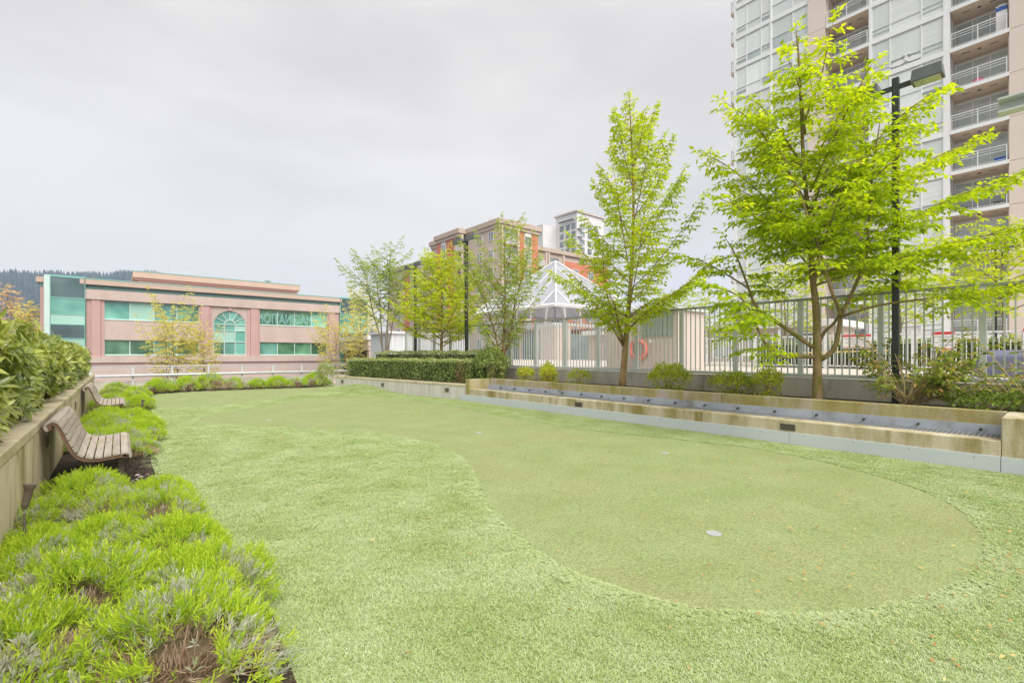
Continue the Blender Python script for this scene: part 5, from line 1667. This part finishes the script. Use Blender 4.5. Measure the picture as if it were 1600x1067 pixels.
_ch = hedge('clipped_hedge', 'dark green clipped box hedge along the planter wall',
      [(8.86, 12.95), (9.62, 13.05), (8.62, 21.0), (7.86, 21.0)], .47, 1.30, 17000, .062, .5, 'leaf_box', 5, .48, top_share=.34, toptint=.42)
_r = np.random.RandomState(55)
_n = 420
_P = np.stack([8.86 - .03 + _r.normal(0, .05, _n), 13.25 + _r.normal(0, .16, _n), np.clip(.85 + _r.normal(0, .2, _n), .5, 1.25)], 1)
_o = link('dead_leaves', quads_mesh('dead_leaves', shell_leaves(_P, np.tile([-1.0, -.2, .2], (_n, 1)), _r, .055, .4) - np.array(org(_ch)), _r.uniform(0, 1, _n), 'leaf_dead'), _ch)
_o['kind'] = 'stuff'
_o['label'] = 'brown dead patch at the right end of the hedge'
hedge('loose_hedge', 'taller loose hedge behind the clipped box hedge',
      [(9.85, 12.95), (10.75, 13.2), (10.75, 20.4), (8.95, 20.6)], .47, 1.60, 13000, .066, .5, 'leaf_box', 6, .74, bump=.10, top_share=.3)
hedge('pool_hedge', 'dark hedge strip behind the white pool fence',
      [(19.8, -3.5), (20.8, -3.5), (20.8, 8.4), (19.8, 8.4)], 1.0, 1.95, 4500, .11, .5, 'leaf_box', 7, .35, bump=.15)

def bush(name, label, x, y, z, rx, h, n, leaf, mat, seed, tint, group=None, stems=9, wl=.5):
    r = np.random.RandomState(seed)
    t = thing(name, label, 'shrub', (x, y, z), group)
    m_ = MB()
    for k in range(stems):
        a = r.uniform(0, 6.28)
        rr_ = rx * r.uniform(.3, .8)
        m_.tube([(x, y, z), (x + math.cos(a) * rr_ * .5, y + math.sin(a) * rr_ * .5, z + h * .45), (x + math.cos(a) * rr_, y + math.sin(a) * rr_, z + h * .85)], [.012, .008, .004], 4)
    m_.build('stems', 'twig_tan', t)
    u = unit(r.normal(0, 1, (n, 3)))
    u[:, 2] = np.where(u[:, 2] < -.1, -u[:, 2] * r.choice([1, -1.6], n), u[:, 2])
    u[:, 2] = np.clip(u[:, 2], -.85, 1)
    rad = r.uniform(.55, 1.0, n) ** .6
    lump = 1 + .22 * np.sin(u[:, 0] * 5 + seed) * np.cos(u[:, 1] * 6 + u[:, 2] * 4)
    P = np.stack([u[:, 0] * rx * rad * lump, u[:, 1] * rx * rad * lump, h * .48 + u[:, 2] * h * .52 * rad * lump], 1)
    V = shell_leaves(P, unit(u), r, leaf, wl, .5)
    o = link('foliage', quads_mesh('foliage', V, tint + r.normal(0, .2, n), mat), t)
    o['kind'] = 'stuff'
bush('round_bush', 'rounded green bush at the right end of the clipped hedge', 9.75, 12.75, .5, .62, 1.22, 3800, .07, 'leaf_box', 71, .60, stems=12)
bush('round_bush', 'green bush behind the left corner of the planter wall', 7.35, 22.2, 0.0, .42, 1.15, 1500, .07, 'leaf_box', 72, .75)
GB_ = 'small yellow green shrubs in front of the fence'
bush('dwarf_shrub', 'leftmost small yellow shrub before the fence', 10.25, 11.55, .62, .30, .46, 1100, .06, 'leaf_lime', 73, .7, GB_)
bush('dwarf_shrub', 'small yellow shrub close to the curb, second from the hedge', 10.75, 11.05, .62, .25, .62, 1000, .06, 'leaf_lime', 74, .6, GB_)
bush('dwarf_shrub', 'small yellow shrub, third from the hedge, with a bright top', 10.2, 10.45, .62, .30, .50, 1200, .06, 'leaf_lime', 75, .75, GB_)
bush('dwarf_shrub', 'thin pale shrub left of the pyramidal tree trunk', 10.2, 9.2, .62, .36, .46, 900, .055, 'leaf_lime', 76, .45, GB_)
bush('dwarf_shrub', 'largest green shrub right of the pyramidal tree trunk', 10.15, 6.25, .62, .48, .66, 2600, .058, 'leaf_lime', 77, .22, GB_, 14)
bush('dwarf_shrub', 'low green shrub midway between the two big trunks', 10.2, 4.75, .62, .44, .50, 1900, .055, 'leaf_lime', 78, .18, GB_, 14)
bush('dwarf_shrub', 'upright yellow tipped shrub left of the big maple trunk', 10.2, 4.02, .62, .28, .62, 1300, .055, 'leaf_lime', 79, .5, GB_, 12)

# straggly broadleaf shrub at the right
def straggly(x, y, z, seed, reach, h, nst, label):
    T = Tree((x, y, z), seed)
    r = T.r
    for k in range(nst):
        a = r.uniform(-2.9, .4) if k % 3 else r.uniform(0, 6.28)
        L = reach * r.uniform(.5, 1.1)
        d = np.array([math.cos(a) * .8, math.sin(a), 0])
        hh = h * r.uniform(.35, 1.1)
        P = T.stem([np.array([r.normal(0, .06), r.normal(0, .08), 0]), d * L * .35 + UPV * hh * .4, d * L * .7 + UPV * hh * .75, d * L + UPV * hh], .013, .004, 5)
        T.dress(P, .42, 7.5, .28, .085, .05, .55, elev=(-.1, .6), tj=.28, subf=.5, sstep=.15)
    T.finish('straggly_shrub', label, 'shrub', 'leaf_shrub', 'twig_tan', 'straggly shrubs at the right', wl=.52, crown='foliage', limbname='stems')
straggly(10.05, 1.75, .62, 81, 1.0, 1.05, 44, 'straggly shrub with bare tan stems at the foot of the lamp post')
straggly(10.2, .35, .62, 82, 1.1, 1.15, 40, 'leafy shrub with orange leaves at the right edge')
bush('ivy_mound', 'low dark ivy mound behind the end of the trough', 10.0, .75, .62, .55, .32, 900, .07, 'leaf_shrub', 83, .2)

# ---- laurel hedge on the left wall
def laurel():
    r = np.random.RandomState(91)
    t = thing('laurel_hedge', 'big glossy leaved laurel hedge overhanging the left garden wall', 'hedge', (-1.5, 10, .68))
    def top(y): return 1.86 + .10 * math.sin(y * 1.3) + .06 * math.sin(y * 3.1 + 1) - .006 * y
    m_ = MB()
    ys_ = np.arange(-2.5, 20.6, .8)
    n = len(ys_)
    vs_, fs_ = [], []
    for y in ys_:
        tp = top(y) - .16
        vs_ += [(-1.05, y, .70), (-.98, y, 1.05), (-1.08, y, tp - .25), (-1.35, y, tp), (-2.6, y, tp), (-2.9, y, .70)]
    for j in range(n - 1):
        for k in range(6):
            fs_.append((j * 6 + k, j * 6 + (k + 1) % 6, (j + 1) * 6 + (k + 1) % 6, (j + 1) * 6 + k))
    fs_ += [tuple(range(6)), tuple(range(n * 6 - 1, n * 6 - 7, -1))]
    m_.add(vs_, fs_); m_.build('shaded_core', 'hedge_core', t)  # solid filler, shade behind the leaves put into its dark colour
    Pl, Dl, Nl, Ll, Tl = [], [], [], [], []
    whorls = 2300
    br = MB()
    for k in range(whorls):
        y = 1.2 + 19.2 * r.uniform(0, 1) ** 1.35
        tp = top(y) + r.normal(0, .04)
        q = r.uniform(0, 1)
        if q < .60:                                  # face toward the lawn
            z = .80 + (tp - .95) * r.uniform(0, 1) ** .85
            bul = .10 * math.sin(math.pi * (z - .7) / (tp - .7)) + .06 * math.sin(y * 4.1 + z * 5)
            p = np.array([-.93 + bul + r.normal(0, .05), y, z]); ax = np.array([.9, r.normal(-.15, .4), r.uniform(.0, .7)])
        elif q < .72:
            p = np.array([-1.02 + r.normal(0, .07), y, tp - .10 + r.normal(0, .04)]); ax = np.array([.6, r.normal(-.1, .4), .8])
        else:
            p = np.array([-1.1 - 1.3 * r.uniform(0, 1) ** 1.6, y, tp + r.normal(0, .05)]); ax = np.array([r.normal(.1, .3), r.normal(-.1, .3), 1.0])
        if y < 3 and p[0] > -.85: p[0] = -.9
        ax = unit(ax)
        a_ = unit(np.cross(ax, [.3, .2, .9])); b_ = np.cross(ax, a_)
        m = r.randint(6, 10)
        ph = r.uniform(0, 6.28)
        base_t = r.choice([.25, .45, .6, .8], p=[.25, .35, .28, .12])
        if k % 4 == 0:
            br.tube([p - ax * .25, p], [.007, .004], 4, cap=False)
        for j in range(m):
            w = ph + j * 2.4
            out = a_ * math.cos(w) + b_ * math.sin(w)
            d = unit(ax * r.uniform(.15, .55) + out + np.array([.22, -.18, -.40 + r.normal(0, .12)]))
            Pl.append(p - ax * .02 * j / m); Dl.append(d); Nl.append(unit(ax * .9 + UPV * .5 - out * .15 + r.normal(0, .12, 3)))
            Ll.append(r.uniform(.115, .175)); Tl.append(base_t + r.normal(0, .13))
    br.build('twigs', 'bark_grey', t)['kind'] = 'stuff'
    Pl, Dl, Nl, Ll, Tl = map(np.array, (Pl, Dl, Nl, Ll, Tl))
    # the leaves that show largest become leaves of their own
    fwd = Pl @ CAMF
    score = Ll / np.maximum(fwd, .5) + (Pl[:, 0] > -1.05) * .004
    px = (Pl @ CAMR) / np.maximum(fwd, .01)
    score[(px < -1.09) | (fwd < .5)] = -1
    order = np.argsort(-score)
    own = np.zeros(len(Pl), bool); own[order[:300]] = True
    rest = ~own
    def blades(P, D, N, L):
        """pointed oval leaf, two cupped halves along a midrib"""
        D = unit(D); S = unit(np.cross(D, N)); N = np.cross(S, D)
        L = L[:, None]; W = L * .30
        def pt(u, w, c): return P + D * L * u + S * W * w + N * L * c
        mid = [pt(0, 0, 0), pt(.35, 0, .01), pt(.72, 0, -.02), pt(1, 0, -.10)]
        lf = [pt(.30, .5, .05), pt(.70, .40, .01)]
        rt = [pt(.30, -.5, .05), pt(.70, -.40, .01)]
        q1 = np.stack([mid[0], lf[0], mid[1], mid[1]], 1)
        tris = [(mid[0], mid[1], lf[0]), (mid[0], rt[0], mid[1])]
        quads = [(mid[1], mid[2], lf[1], lf[0]), (mid[2], mid[1], rt[0], rt[1])]
        ends = [(mid[2], mid[3], lf[1]), (mid[3], mid[2], rt[1])]
        V = [np.stack(q, 1) for q in quads] + [np.stack((a, b_, c_, (c_ + a) / 2), 1) for a, b_, c_ in tris + ends]
        return np.concatenate(V)
    V = blades(Pl[rest], Dl[rest], Nl[rest], Ll[rest])
    o = link('foliage', quads_mesh('foliage', V - np.array(org(t)), np.tile(Tl[rest], 6), 'leaf_laurel'), t)
    o['kind'] = 'stuff'
    protos = []
    for tv in (.15, .35, .5, .65, .85):
        Vp = blades(np.zeros((1, 3)), np.array([[0, 1.0, 0]]), np.array([[0, 0, 1.0]]), np.array([1.0]))
        protos.append(quads_mesh('leaf', Vp, np.full(len(Vp), tv), 'leaf_laurel'))
    for i in np.where(own)[0]:
        D = unit(Dl[i]); S = unit(np.cross(D, Nl[i])); N = np.cross(S, D)
        k = int(np.clip((Tl[i] - .05) / .2, 0, 4))
        lo = link('leaf', protos[k], t, tuple(Pl[i]))
        M = Matrix(((S[0], D[0], N[0]), (S[1], D[1], N[1]), (S[2], D[2], N[2])))
        lo.rotation_euler = M.to_euler()
        lo.scale = (Ll[i],) * 3
laurel()

# ---- lavender mounds
def lavender_meshes(seed, R0, h, nspr, grey, bare):
    r = np.random.RandomState(seed)
    st = MB()
    P, D, N, L, Tn = [], [], [], [], []
    c_ = r.uniform(0, 6.28, 6)
    def height(q, a):
        return h * (.10 + .72 * (1 - q ** 2.2) ** .75) * (1 + .16 * math.sin(a * 3 + c_[0]) * q + .10 * math.sin(a * 5 + q * 7 + c_[1]))
    def is_bare(x, y, q):
        return q > .30 and math.sin(x * 7.5 + c_[2]) * math.sin(y * 7.5 + c_[3]) + .35 * math.sin(x * 17 + c_[4]) > 1.05 - bare
    for k in range(nspr):
        a = r.uniform(0, 6.28)
        q = math.sqrt(r.uniform(0, 1))
        lump = 1 + .12 * math.sin(a * 3 + seed) + .07 * math.sin(a * 7 + c_[1])
        x, y = math.cos(a) * q * R0 * lump, math.sin(a) * q * R0 * lump
        if is_bare(x, y, q) and r.uniform() < .93:
            continue
        p = np.array([x, y, height(q, a) * r.uniform(.86, 1.04)])
        out = np.array([math.cos(a) * q, math.sin(a) * q, 0])
        ax = unit(out * .70 + UPV * (1.0 - .32 * q) + r.normal(0, .24, 3))
        sl = r.uniform(.055, .115)
        patch = math.sin(x * 10 + c_[4]) * math.cos(y * 9 + c_[5])
        g = grey + (.55 if patch > .40 else -.08)
        if r.uniform() < g:
            tb, sl = r.uniform(.02, .24), sl * .75
        else:
            tb = r.uniform(.45, 1.0)
        a_ = unit(np.cross(ax, [.3, .2, .9])); b_ = np.cross(ax, a_)
        m = r.randint(9, 15)
        lm = r.uniform(.75, 1.25)
        for j in range(m):
            u = (j + .4) / m
            w = j * 2.4 + k
            o_ = a_ * math.cos(w) + b_ * math.sin(w)
            P.append(p + ax * sl * u); D.append(ax * (.75 + .8 * u) + o_ * (.95 - .5 * u) + r.normal(0, .12, 3)); N.append(ax * .6 + UPV * .3 - o_ * .5)
            L.append(r.uniform(.024, .044) * lm * (1.1 - .3 * u)); Tn.append(tb + (.12 * (u - .5) if tb > .3 else 0) + r.normal(0, .06))
    P, D, N, L, Tn = map(np.array, (P, D, N, L, Tn))
    V = leaf_quads(P, D, N, L, L * .17, fold=.25, mid=.5, curl=.05)
    fol = quads_mesh('foliage', V, Tn, 'leaf_lavender')
    n_st, tries = 0, 0
    while n_st < 900 and tries < 9000:
        tries += 1
        a = r.uniform(0, 6.28)
        q = r.uniform(.30, 1.0)
        x, y = math.cos(a) * q * R0, math.sin(a) * q * R0
        if not is_bare(x, y, q) and r.uniform() > .05:
            continue
        n_st += 1
        tip = Vector((x, y, height(q, a) * r.uniform(.55, .98)))
        a2 = a + r.normal(0, .22)
        b0 = Vector((math.cos(a2) * R0 * .18, math.sin(a2) * R0 * .18, .0))
        md_ = b0.lerp(tip, .55) + Vector((r.normal(0, .02), r.normal(0, .02), .03 + r.normal(0, .02)))
        st.tube([b0, md_, tip], [.0040, .0030, .0015], 3, cap=False)
    hv, hf = [], []
    nn = 12
    for z_, s_ in ((0, .55), (.18, .56), (.32, .42), (.42, .18)):
        hv += [(math.cos(6.283 * k / nn) * R0 * s_, math.sin(6.283 * k / nn) * R0 * s_, h * z_) for k in range(nn)]
    for j in range(3):
        hf += [(j * nn + k, j * nn + (k + 1) % nn, (j + 1) * nn + (k + 1) % nn, (j + 1) * nn + k) for k in range(nn)]
    hf.append(tuple(3 * nn + k for k in range(nn)))
    heart = MB(); heart.add(hv, hf)
    return fol, st.mesh('stems', 'dry_stems'), heart.mesh('woody_heart', 'lavender_heart')
LAV = [lavender_meshes(101, .46, .44, 1850, .22, .40), lavender_meshes(102, .44, .40, 1750, .12, .55), lavender_meshes(103, .46, .44, 1850, .26, .75),
       lavender_meshes(104, .40, .38, 1600, .05, .0), lavender_meshes(105, .45, .38, 1650, .30, 1.0)]
rv = random.Random(8)
def lavender(x, y, sc, var, label, rot=None, group='lavender mounds along the garden wall', sz=1.0):
    t = thing('lavender_bush', label, 'lavender', (x, y, 0.01), group)
    t.rotation_euler = (0, 0, rot if rot is not None else rv.uniform(0, 6.28))
    t.scale = (sc, sc, sc * sz)
    for nm, me, kd in (('foliage', LAV[var][0], 1), ('stems', LAV[var][1], 1), ('woody_heart', LAV[var][2], 0)):
        o = bpy.data.objects.new(nm, me)
        COL.objects.link(o)
        o.parent = t
        if kd: o['kind'] = 'stuff'
LB = [
    (.18, 2.55, 1.0, 2, 'grey tipped lavender in the bottom foreground with a bare brown patch'),
    (-.35, 2.75, 1.0, 0, 'silvery lavender filling the bottom left corner'),
    (.36, 3.25, .90, 1, 'lime lavender bulging over the turf nearest the camera'),
    (-.16, 3.35, .98, 0, 'lime lavender just behind the silvery corner plant'),
    (-.42, 3.75, .80, 2, 'lavender with grey flowers against the left picture edge'),
    (.28, 4.10, .86, 3, 'all lime lavender second along the turf edge'),
    (-.10, 4.45, .80, 1, 'lime lavender with a dark hollow in the middle of the near bed'),
    (.26, 4.95, .80, 2, 'lavender with tan dry stems at the turf edge'),
    (-.40, 4.22, .84, 3, 'small fresh green lavender below the garden uplight'),
    (-.08, 5.55, .78, 4, 'woody lavender with a tangle of bare stems before the near bench'),
    (.28, 5.75, .70, 1, 'loose lavender just in front of the dark mulch patch'),
    (-.26, 6.22, .84, 1, 'lavender tucked under the near end of the near bench'),
    (-.47, 4.95, .56, 3, 'small lime lavender against the wall just past the uplight'),
    (-.46, 5.55, .62, 0, 'small lavender squeezed between the wall and the woody plant'),
    (.02, 9.25, .90, 0, 'lavender beside the far end of the near bench'),
    (.22, 8.85, .62, 4, 'brown stemmed lavender at the front corner of the near bench'),
    (-.32, 9.85, .85, 3, 'lime lavender hugging the wall behind the near bench'),
    (.26, 10.25, .92, 3, 'big lime lavender bulging into the lawn past the near bench'),
    (-.10, 11.1, .95, 0, 'lavender in the middle of the strip between the two benches'),
    (.38, 11.6, .80, 3, 'lime lavender on the lawn side between the two benches'),
    (-.25, 12.4, .85, 1, 'lavender by the wall close to the farther bench'),
    (.25, 12.9, .85, 3, 'lime lavender just before the farther bench'),
    (-.20, 13.25, .92, 3, 'lime lavender hiding the near leg of the farther bench'),
    (.42, 16.3, .95, 3, 'lime lavender past the farther bench at the lawn edge'),
    (-.20, 16.6, .95, 0, 'lavender past the farther bench beside the wall'),
    (.30, 18.2, 1.0, 3, 'rounded lavender near the far left corner of the lawn'),
    (-.15, 19.6, 1.0, 2, 'grey topped lavender by the far end of the wall'),
    (.45, 20.6, 1.0, 3, 'lime lavender turning the far left corner of the bed'),
    (-.1, 22.3, 1.05, 2, 'grey lavender in the far corner below the guard rail'),
]
for x, y, s_, v_, lb_ in LB:
    lavender(x, y, s_, v_, lb_)
BBK = [(1.2, 22.75, 1.20, 3, 'first bright lavender of the back row from the left'), (2.1, 23.05, 1.25, 1, 'second lavender of the back row from the left'), (2.95, 23.1, 1.35, 2, 'tall greyish third lavender of the back row'),
       (3.8, 23.0, 1.15, 4, 'woody fourth lavender of the back row'), (4.65, 22.9, .95, 3, 'low lime fifth lavender of the back row'), (5.4, 22.8, 1.15, 3, 'bright sixth lavender of the back row'),
       (6.15, 22.6, .95, 4, 'woody seventh lavender of the back row'), (6.95, 22.45, 1.35, 1, 'last big lavender of the back row beside the planter wall corner')]
for x, y, s_, v_, lb_ in BBK:
    lavender(x, y, s_, v_, lb_, group='lavender row below the guard rail', sz=1.15)

# ---- turf fibres
def turf_fibres():
    r = np.random.RandomState(7)
    nb = 800
    rad = .125 * np.sqrt(r.uniform(0, 1, nb))
    an = r.uniform(0, 6.28, nb)
    Pb = np.stack([rad * np.cos(an), rad * np.sin(an), np.zeros(nb)], 1)
    az_ = r.uniform(0, 6.28, nb)
    Hb = r.uniform(.009, .018, nb)
    out = np.stack([np.cos(az_), np.sin(az_), np.zeros(nb)], 1)
    sd = np.stack([-np.sin(az_), np.cos(az_), np.zeros(nb)], 1) * .0010
    mid = Pb + out * (Hb * .35)[:, None] + UPV * (Hb * .7)[:, None]
    tip = Pb + out * (Hb * r.uniform(.8, 1.6, nb))[:, None] + UPV * (Hb * r.uniform(.75, 1.05, nb))[:, None]
    Q = np.concatenate([np.stack([Pb - sd, Pb + sd, mid + sd, mid - sd], 1), np.stack([mid - sd, mid + sd, tip + sd * .4, tip - sd * .4], 1)])
    tf = np.tile(np.where(r.uniform(0, 1, nb) < .6, r.uniform(.5, 1, nb), r.uniform(0, .6, nb)), 2)
    tuft = bpy.data.objects.new('turf_tuft', quads_mesh('turf_tuft', Q, tf, 'turf_fibre'))
    def grid(x0, x1, y0, y1, sp):
        gx_, gy_ = np.meshgrid(np.arange(x0, x1, sp), np.arange(y0, y1, sp))
        q = np.stack([gx_.ravel(), gy_.ravel()], 1)
        return q + r.uniform(-.5, .5, q.shape) * sp
    def seen(q):
        fwd = q @ CAMF[:2]
        px = (q @ CAMR[:2]) / np.maximum(fwd, .05)
        k = ~inside(q, GA) & ~inside(q, GB) & ~inside(q, np.array(BED)) & (fwd > 1.0) & (np.abs(px) < 1.6)
        return q[k]
    pts = np.concatenate([seen(grid(.3, 8.62, -1.2, 9.0, .125)), seen(grid(.3, 8.62, 9.0, 22.8, .15))])
    dg = np.minimum(dist_poly(pts, GA), dist_poly(pts, GB))
    rim = seen(np.concatenate([(g[:, None, :] + r.uniform(-.16, .16, (len(g), 46, 2))).reshape(-1, 2) for g in (smooth_closed(GREEN_A, 10), smooth_closed(GREEN_B, 6))]))
    rim = rim[np.minimum(dist_poly(rim, GA), dist_poly(rim, GB)) > .004]
    pts = pts[dg > .10]
    small = bpy.data.objects.new('turf_sprig', quads_mesh('turf_sprig', Q[np.r_[0:14, nb:nb + 14]] - np.tile(np.repeat(Pb[:14, None, :], 4, 1) * .92, (2, 1, 1)), tf[np.r_[0:14, nb:nb + 14]], 'turf_fibre'))
    for pts_, src, nm, lb_ in ((pts, tuft, 'turf_fibres', 'short pale green artificial turf around the putting greens'), (rim, small, 'turf_edge_fibres', 'cut turf edge running round the putting greens')):
        z = turf_h(pts_)
        me = bpy.data.meshes.new(nm)
        me.vertices.add(len(pts_))
        me.vertices.foreach_set('co', np.concatenate([pts_, z[:, None]], 1).astype(np.float32).ravel())
        me.update()
        o = bpy.data.objects.new(nm, me)
        COL.objects.link(o)
        tag(o, lb_, 'turf', kind='stuff')
        ng = bpy.data.node_groups.new('turf_scatter', 'GeometryNodeTree')
        ng.interface.new_socket('Geometry', in_out='INPUT', socket_type='NodeSocketGeometry')
        ng.interface.new_socket('Geometry', in_out='OUTPUT', socket_type='NodeSocketGeometry')
        gi, gout = ng.nodes.new('NodeGroupInput'), ng.nodes.new('NodeGroupOutput')
        inf = ng.nodes.new('GeometryNodeObjectInfo'); inf.inputs['Object'].default_value = src
        inf.inputs['As Instance'].default_value = True
        iop = ng.nodes.new('GeometryNodeInstanceOnPoints')
        rv_ = ng.nodes.new('FunctionNodeRandomValue'); rv_.data_type = 'FLOAT_VECTOR'
        rv_.inputs[0].default_value = (-.05, -.05, 0); rv_.inputs[1].default_value = (.05, .05, 6.283)
        rs = ng.nodes.new('FunctionNodeRandomValue'); rs.data_type = 'FLOAT'
        rs.inputs[2].default_value = .9; rs.inputs[3].default_value = 1.15; rs.inputs['Seed'].default_value = 3
        ng.links.new(gi.outputs[0], iop.inputs['Points'])
        ng.links.new(inf.outputs['Geometry'], iop.inputs['Instance'])
        ng.links.new(rv_.outputs[0], iop.inputs['Rotation'])
        ng.links.new(rs.outputs[1], iop.inputs['Scale'])
        ng.links.new(iop.outputs[0], gout.inputs[0])
        md = o.modifiers.new('scatter', 'NODES')
        md.node_group = ng
    return (len(pts), len(rim))
LEAFCOUNT['tufts'] = turf_fibres()

# ---- fallen leaves on the turf and petals under the bench
def litter(name, label, cat, n, fn, size, mat, seed, zoff):
    r = np.random.RandomState(seed)
    xy = fn(r, n)
    n = len(xy)
    P = np.concatenate([xy, (turf_h(xy) + zoff)[:, None]], 1)
    a = r.uniform(0, 6.28, n)
    D = np.stack([np.cos(a), np.sin(a), r.normal(0, .15, n)], 1)
    N = np.tile(UPV, (n, 1)) + r.normal(0, .25, (n, 3))
    L = size * r.uniform(.5, 1.3, n)
    V = leaf_quads(P, D, N, L, L * .38, fold=.3)
    o = link(name, quads_mesh(name, V, r.uniform(0, 1, n), mat))
    tag(o, label, cat, kind='stuff')
litter('fallen_leaves', 'small orange fallen leaves scattered over the turf', 'leaves', 330,
       lambda r, n: np.stack([1.0 + 7.2 * r.uniform(0, 1, n) ** .75, .2 + 11 * r.uniform(0, 1, n) ** 2.0], 1), .046, 'leaf_fallen', 3, .034)
litter('leaf_drift', 'drift of orange leaf bits along the near edge of the green', 'leaves', 170,
       lambda r, n: np.stack([2.9 + 3.6 * r.uniform(0, 1, n), .25 + 1.5 * r.uniform(0, 1, n) ** 1.5], 1), .034, 'leaf_fallen', 9, .026)
litter('leaf_crumbs', 'tiny pale leaf crumbs on the putting green', 'leaves', 1700,
       lambda r, n: (lambda q: q[inside(q, GA)])(np.stack([2.4 + 5.2 * r.uniform(0, 1, n), .4 + 7 * r.uniform(0, 1, n) ** 1.6], 1)), .017, 'leaf_fallen', 4, .013)
litter('fallen_petals', 'white fallen petals on the mulch before the near bench', 'petals', 26,
       lambda r, n: np.stack([.10 + .30 * r.uniform(0, 1, n), 6.75 + .55 * r.uniform(0, 1, n)], 1), .06, 'petal', 5, .03)
# bark mulch under the near bench
r_ = np.random.RandomState(17)
n = 900
xy = np.stack([r_.uniform(-.45, .40, n), r_.uniform(6.4, 9.0, n)], 1)
P = np.concatenate([xy, r_.uniform(.015, .04, (n, 1))], 1)
V = leaf_quads(P, r_.normal(0, 1, (n, 3)) * [1, 1, .3], np.tile(UPV, (n, 1)) + r_.normal(0, .4, (n, 3)), r_.uniform(.02, .06, n), r_.uniform(.01, .025, n), fold=.2)
o = link('bark_mulch', quads_mesh('bark_mulch', V, r_.uniform(0, 1, n), 'soil'))
tag(o, 'dark bark mulch under the near bench', 'mulch', kind='stuff')

# ================================================================== far hill
def hill():
    azs = np.linspace(R(-34), R(46), 140)
    rows = np.linspace(0, 1, 22)
    def ridge(a):
        d = math.degrees(a)
        base = 150 + min(d + 7.5, 9.5) * 2.7 - max(0, d - 2) * 2.0 - max(0, d - 15) * 9.0
        return max(base + 1.6 * math.sin(d * .8) + 1.5 * math.sin(d * 2.7 + 1), 10)
    vs_, fs_ = [], []
    for a in azs:
        h = ridge(a)
        for q in rows:
            rr_ = 700 + 700 * q
            z = -6 + (h + 6) * (math.sin(q * math.pi / 2) ** 1.3) + 4 * math.sin(a * 60 + q * 9)
            vs_.append((math.sin(a) * rr_, math.cos(a) * rr_, z))
    nr = len(rows)
    for i in range(len(azs) - 1):
        for j in range(nr - 1):
            fs_.append((i * nr + j, i * nr + j + 1, (i + 1) * nr + j + 1, (i + 1) * nr + j))
    m_ = MB(); m_.add(vs_, fs_); o = m_.build('hill', 'hill_ground', smooth=True); o['kind'] = 'structure'
    r = np.random.RandomState(77)
    V, T_ = [], []
    for k in range(5200):
        a = r.uniform(R(-16), R(30)); q = r.uniform(.15, 1) ** .7
        h = ridge(a); rr_ = 700 + 700 * q
        z = -6 + (h + 6) * (math.sin(q * math.pi / 2) ** 1.3)
        p = np.array([math.sin(a) * rr_, math.cos(a) * rr_, z - 2])
        H = r.uniform(9, 19); w = H * r.uniform(.16, .26)
        n = 5
        tv = r.uniform(0, 1)
        for i in range(n):
            a0, a1 = 6.283 * i / n, 6.283 * (i + 1) / n
            V.append((p + [math.cos(a0) * w, math.sin(a0) * w, 0], p + [math.cos(a1) * w, math.sin(a1) * w, 0], p + [0, 0, H])); T_.append(tv)
    o = link('distant_wood', quads_mesh('distant_wood', np.array(V), np.array(T_), 'leaf_conifer', 3))
    tag(o, 'dark conifer wood covering the far hill', 'forest', kind='stuff')
hill()

# ================================================================== haze
m = bpy.data.materials.new('haze_air')
m.use_nodes = True
hn, hl = m.node_tree.nodes, m.node_tree.links
hn.remove(hn['Principled BSDF'])
pvn = hn.new('ShaderNodeVolumePrincipled')
pvn.inputs['Color'].default_value = (0.60, 0.75, 1.0, 1)
pvn.inputs['Density'].default_value = 0.00046
pvn.inputs['Anisotropy'].default_value = 0.0
hl.new(pvn.outputs[0], hn['Material Output'].inputs['Volume'])
MAT['haze_air'] = m
o = B(-1500, 1500, -320, 1550, -8, 260).build('haze', 'haze_air')
tag(o, 'pale air fading the far hill', 'haze', kind='stuff')
print('LEAVES', LEAFCOUNT)
